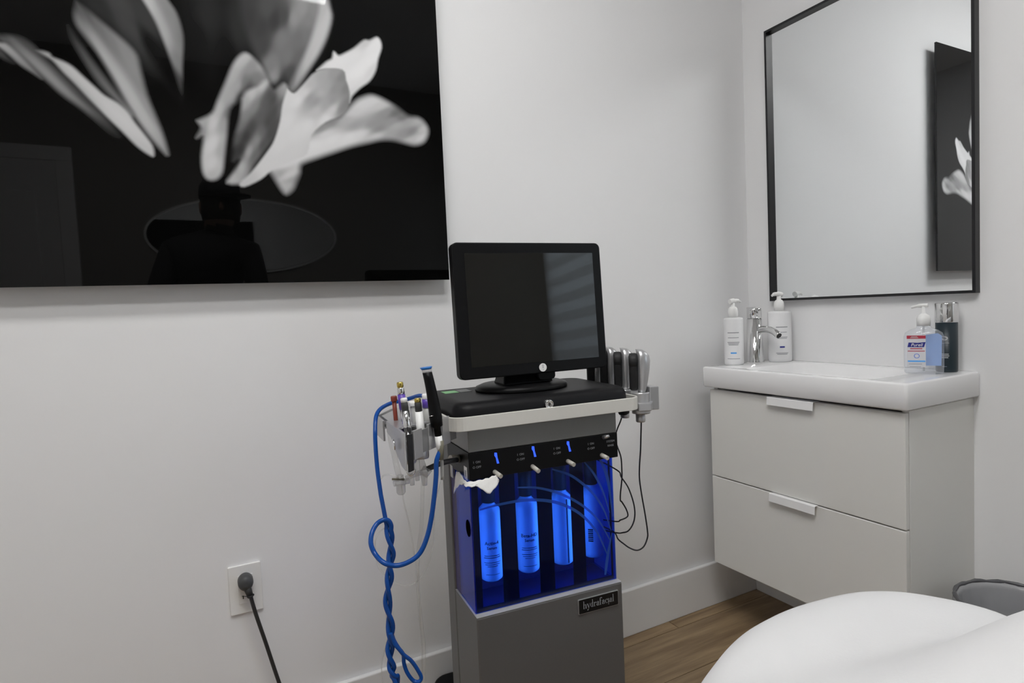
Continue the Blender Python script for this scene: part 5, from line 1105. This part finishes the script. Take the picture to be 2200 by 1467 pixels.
# ------------------------------------------------------------------ treatment bed
bed = thing('treatment_bed', 'treatment bed covered with a white sheet in the right foreground', 'bed', (-1.18, -1.85, 0))
OUT = [(-0.84, -2.05), (-0.838, -1.60), (-0.836, -1.25), (-0.842, -1.11), (-0.872, -1.04), (-0.912, -0.997), (-0.97, -0.968), (-1.06, -0.954), (-1.15, -0.962), (-1.232, -0.985), (-1.307, -1.020), (-1.39, -1.085), (-1.452, -1.18), (-1.475, -1.38), (-1.475, -2.05), (-1.475, -2.60), (-1.455, -2.70), (-1.40, -2.745), (-1.18, -2.755), (-0.92, -2.745), (-0.86, -2.70), (-0.84, -2.60)]
loop = smooth_path([(a, b, 0) for a, b in OUT] + [(OUT[0][0], OUT[0][1], 0)], 8)[:-1]
NL = len(loop)
def bed_h(x, y):
    # lower foot section, then a raised, softly rounded section behind a slanting crease
    yc = -1.15 + 0.14 * (-(x + 0.90)) / 0.5
    s_ = max(0.0, min(1.0, (yc - y) / 0.19)); s_ = s_ * s_ * (3 - 2 * s_)
    k_ = max(0.0, min(1.0, (x + 1.32) / 0.28)); k_ = k_ * k_ * (3 - 2 * k_)
    h = 0.655 + 0.13 * s_ * (0.22 + 0.78 * k_)
    dist = abs(y - yc)
    h -= 0.006 * math.exp(-(dist / 0.02) ** 2)
    h += 0.0022 * math.sin(9 * x + 14 * y) + 0.0016 * math.sin(23 * x - 9 * y + 1.2)
    return h
rings_ = []
cy0, cy1 = -2.45, -1.27
# skirt from hem up
for (inset, zf) in ((-0.012, 0.30), (-0.010, 0.38), (-0.007, 0.48), (-0.004, 0.56)):
    r = []
    for i, p in enumerate(loop):
        cyy = min(cy1, max(cy0, p.y)); v = Vector((-1.18 - p.x, cyy - p.y, 0)); L_ = v.length
        wv = 0.010 * math.sin(i * 0.55) * (0.62 - zf) / 0.3 + 0.005 * math.sin(i * 1.3 + 1)
        q = p + v / L_ * (inset + wv)
        r.append((q.x, q.y, zf))
    rings_.append(r)
for e in (0.0, 0.006, 0.014, 0.026, 0.042, 0.062, 0.09, 0.12, 0.15, 0.18, 0.21, 0.24, 0.265, 0.285):
    Rr = 0.062
    r = []
    for i, p in enumerate(loop):
        cyy = min(cy1, max(cy0, p.y)); v = Vector((-1.18 - p.x, cyy - p.y, 0)); L_ = v.length
        q = p + v * min(e / 0.295, 1.0)
        drop = 0.0 if e >= Rr else Rr * (1 - math.sqrt(max(0.0, 1 - (1 - e / Rr) ** 2)))
        r.append((q.x, q.y, bed_h(q.x, q.y) - drop))
    rings_.append(r)
rings_ = [[(a + 1.18, b + 1.85, c) for a, b, c in r] for r in rings_]
bs = MB().rings(rings_, False, False, True)
b0 = len(bs.v) - NL
last = rings_[-1]
cidx = len(bs.v)
# close the middle with a strip between the two long sides
half = NL
bs.f.append([b0 + i for i in range(NL)]); bs.sm.append(True)
bo = bs.build('sheet', 'sheet', bed)
bm = bmesh.new(); bm.from_mesh(bo.data); bmesh.ops.triangulate(bm, faces=[f_ for f_ in bm.faces if len(f_.verts) > 4]); bmesh.ops.recalc_face_normals(bm, faces=bm.faces); bm.to_mesh(bo.data); bm.free()
MB().prism([(0.2, 0.55), (-0.2, 0.55), (-0.2, -0.6), (0.2, -0.6)][::-1], 0.0, 0.10).build('base', 'bed_base', bed, bevel=0.01)
MB().box(-0.12, 0.12, -0.25, 0.25, 0.10, 0.52).build('pedestal', 'bed_base', bed, bevel=0.01)
MB().box(-0.24, 0.24, -0.80, 0.72, 0.52, 0.58).build('mattress_board', 'bed_base', bed)

# ------------------------------------------------------------------ waste bin
bn = thing('waste_bin', 'round grey waste bin with clear plastic liner beside the vanity', 'waste bin', (-0.168, -0.868, 0))
MB().lathe([(0.088, 0.0), (0.092, 0.004), (0.118, 0.340), (0.114, 0.340), (0.088, 0.008)], n=40, cap1=True).build('bin_body', 'bin', bn)
lg_ = []
for (r_, z_, am) in ((0.1215, 0.300, 0.0012), (0.1225, 0.335, 0.0008), (0.1215, 0.346, 0.0008), (0.1155, 0.347, 0.0008), (0.110, 0.335, 0.002), (0.100, 0.270, 0.006), (0.085, 0.170, 0.010), (0.060, 0.090, 0.012), (0.02, 0.070, 0.004)):
    lg_.append([((r_ + am * math.sin(i * 2.1 + z_ * 40) + am * 0.6 * math.sin(i * 0.7)) * math.cos(2 * PI * i / 60), (r_ + am * math.sin(i * 2.1 + z_ * 40)) * math.sin(2 * PI * i / 60), z_) for i in range(60)])
MB().rings(lg_, False, True, True).build('liner', 'liner', bn)
rm = []
for i in range(61):
    a = 2 * PI * i / 60
    rm.append((0.119 * math.cos(a), 0.119 * math.sin(a), 0.3495 + 0.0012 * math.sin(i * 1.3)))
MB().tube(rm, [0.0042 + 0.0011 * math.sin(i * 1.9) for i in range(61)], 8, cap=False).build('rolled_rim', 'bin_rim', bn)
# ------------------------------------------------------------------ the photographer (seen as a dark reflection in the picture)
ps = thing('person', 'person in dark clothes and cap standing behind the camera, reflected in the picture', 'person', (-1.75, -1.92, 0))
SK = {
 'pelvis': ((-1.74, -1.92, 0.93), 0.145), 'waist': ((-1.73, -1.91, 1.10), 0.135), 'chest': ((-1.69, -1.89, 1.30), 0.160), 'upper': ((-1.665, -1.88, 1.42), 0.125), 'neck': ((-1.645, -1.865, 1.505), 0.068),
 'jaw': ((-1.630, -1.845, 1.565), 0.066), 'head': ((-1.620, -1.84, 1.625), 0.086), 'crown': ((-1.612, -1.84, 1.685), 0.078),
 'shR': ((-1.50, -1.87, 1.405), 0.072), 'elR': ((-1.475, -1.76, 1.17), 0.048), 'fwR': ((-1.57, -1.69, 1.10), 0.042), 'wrR': ((-1.655, -1.64, 1.045), 0.030),
 'shL': ((-1.845, -1.88, 1.405), 0.072), 'elL': ((-1.93, -1.77, 1.16), 0.048), 'fwL': ((-1.895, -1.69, 1.09), 0.042), 'wrL': ((-1.845, -1.635, 1.035), 0.030),
 'hpR': ((-1.665, -1.92, 0.86), 0.100), 'knR': ((-1.665, -1.90, 0.49), 0.064), 'caR': ((-1.665, -1.925, 0.34), 0.062), 'anR': ((-1.665, -1.945, 0.10), 0.045), 'toR': ((-1.660, -1.80, 0.045), 0.036),
 'hpL': ((-1.825, -1.92, 0.86), 0.100), 'knL': ((-1.835, -1.89, 0.49), 0.064), 'caL': ((-1.837, -1.915, 0.34), 0.062), 'anL': ((-1.84, -1.935, 0.10), 0.045), 'toL': ((-1.850, -1.79, 0.045), 0.036),
 'paR': ((-1.685, -1.612, 1.030), 0.026), 'paL': ((-1.822, -1.610, 1.025), 0.026)}
ED = [('pelvis', 'waist'), ('waist', 'chest'), ('chest', 'upper'), ('upper', 'neck'), ('neck', 'jaw'), ('jaw', 'head'), ('head', 'crown'),
      ('upper', 'shR'), ('shR', 'elR'), ('elR', 'fwR'), ('fwR', 'wrR'), ('wrR', 'paR'), ('upper', 'shL'), ('shL', 'elL'), ('elL', 'fwL'), ('fwL', 'wrL'), ('wrL', 'paL'),
      ('pelvis', 'hpR'), ('hpR', 'knR'), ('knR', 'caR'), ('caR', 'anR'), ('anR', 'toR'), ('pelvis', 'hpL'), ('hpL', 'knL'), ('knL', 'caL'), ('caL', 'anL'), ('anL', 'toL')]
# fingers: four curled forward and inward round the camera, thumb from the side of the palm
for side, sx in (('R', -1), ('L', 1)):
    px_, py_, pz_ = SK['pa' + side][0]
    for k in range(4):
        z0 = pz_ + 0.018 - 0.0135 * k; ln_ = (0.034, 0.038, 0.036, 0.028)[k]
        a = (px_ - sx * 0.002, py_ + 0.022, z0); b_ = (px_ + sx * 0.008, py_ + 0.022 + ln_ * 0.8, z0 - 0.002); c_ = (px_ + sx * 0.024, py_ + 0.020 + ln_, z0 - 0.004)
        for nm, p, r_ in ((f'f{k}a', a, 0.0088), (f'f{k}b', b_, 0.0080), (f'f{k}c', c_, 0.0068)):
            SK[nm + side] = (p, r_)
        ED += [('pa' + side, f'f{k}a' + side), (f'f{k}a' + side, f'f{k}b' + side), (f'f{k}b' + side, f'f{k}c' + side)]
    SK['ta' + side] = ((px_ + sx * 0.012, py_ - 0.004, pz_ + 0.028), 0.0100); SK['tb' + side] = ((px_ + sx * 0.024, py_ + 0.020, pz_ + 0.036), 0.0085)
    ED += [('pa' + side, 'ta' + side), ('ta' + side, 'tb' + side)]
keys = list(SK)
me = bpy.data.meshes.new('body')
me.from_pydata([(SK[k][0][0] + 1.75, SK[k][0][1] + 1.92, SK[k][0][2]) for k in keys], [(keys.index(a), keys.index(b)) for a, b in ED], [])
ob = link(bpy.data.objects.new('body', me))
sm_ = ob.modifiers.new('skin', 'SKIN'); sm_.use_smooth_shade = True
if not me.skin_vertices:
    bpy.context.view_layer.objects.active = ob
    bpy.ops.mesh.customdata_skin_add()
for i, k in enumerate(keys):
    sv = me.skin_vertices[0].data[i]; r_ = SK[k][1]
    sv.radius = (r_, r_); sv.use_root = (k == 'pelvis')
for k in ('pelvis', 'waist', 'chest', 'upper'):
    me.skin_vertices[0].data[keys.index(k)].radius = (SK[k][1] * 1.12, SK[k][1] * 0.78)
sb = ob.modifiers.new('sub', 'SUBSURF'); sb.levels = 2; sb.render_levels = 2
dg = bpy.context.evaluated_depsgraph_get()
bme = bpy.data.meshes.new_from_object(ob.evaluated_get(dg))
bpy.data.objects.remove(ob)
bme.name = 'body'
for m_ in ('cloth_dark', 'trouser', 'skin', 'shoe'): bme.materials.append(M[m_])
for p in bme.polygons:
    c = p.center; x, y, z = c.x - 1.75, c.y - 1.92, c.z
    p.use_smooth = True
    if z > 1.535 or (y > -1.655 and z > 0.9): p.material_index = 2
    elif z < 0.105: p.material_index = 3
    elif z < 0.93: p.material_index = 1
    else: p.material_index = 0
link(bpy.data.objects.new('body', bme)).parent = ps
HX, HY = -1.622 + 1.75, -1.84 + 1.92
cap = MB().lathe([(0.103, 1.665), (0.104, 1.690), (0.098, 1.725), (0.078, 1.755), (0.040, 1.770), (0.006, 1.773)], HX, HY, 28, sx=0.90, sy=1.04).build('cap', 'cloth_dark', ps)
vz = MB().prism([(-0.07, 0.06), (0.075, 0.06), (0.080, 0.12), (0.045, 0.165), (0, 0.175), (-0.045, 0.165), (-0.078, 0.12)][::-1], 1.664, 1.671).build('visor', 'cloth_dark', cap, bevel=0.002)
vz.data.transform(T(HX, HY, 0) @ Matrix.Rotation(math.radians(-35), 4, 'Z'))
MB().lathe([(0.092, 1.560), (0.099, 1.600), (0.099, 1.668), (0.09, 1.672)], HX, HY - 0.010, 28, sx=0.90, sy=0.98).build('hair', 'hair', ps)
fy = HY + 0.083
MB().tube([(HX, fy - 0.004, 1.640), (HX, fy + 0.010, 1.612), (HX, fy - 0.002, 1.602)], [0.006, 0.011, 0.008], 10).build('nose', 'skin', ps)
for sx in (-1, 1):
    e_ = MB().lathe([(0.002, -0.010), (0.010, -0.006), (0.012, 0), (0.010, 0.006), (0.002, 0.010)], HX + sx * 0.031, fy - 0.010, 14, sx=1.1, sy=0.8).build('eye', 'hair', ps); e_.location = (0, 0, 1.632)
    MB().lathe([(0.006, -0.028), (0.013, -0.018), (0.015, 0.010), (0.012, 0.026), (0.004, 0.030)], HX + sx * 0.088, HY - 0.004, 14, sx=0.5, sy=1.0).build('ear', 'skin', ps).location = (0, 0, 1.620)
MB().tube([(HX - 0.022, fy - 0.018, 1.578), (HX, fy - 0.010, 1.577), (HX + 0.022, fy - 0.018, 1.578)], [0.003, 0.0055, 0.003], 8).build('mouth', mat('lips', (0.30, 0.12, 0.10), 0.5, noise=0.03), ps)
pcam = thing('photo_camera', 'black camera held by the person behind the viewpoint', 'camera', (-1.7555, -1.585, 1.02))
MB().box(-0.045, 0.045, -0.028, 0.028, -0.010, 0.070).build('camera_body', 'black_plastic', pcam, bevel=0.008, seg=3)
MB().box(-0.018, 0.018, -0.022, 0.022, 0.070, 0.090).build('viewfinder', 'black_plastic', pcam, bevel=0.005)
o = MB().lathe([(0.030, 0), (0.032, 0.004), (0.032, 0.034), (0.029, 0.036), (0.027, 0.034)], n=28).build('lens', 'black_plastic', pcam)
o.matrix_local = T(0, 0.028, 0.034) @ Matrix.Rotation(-PI / 2, 4, 'X')
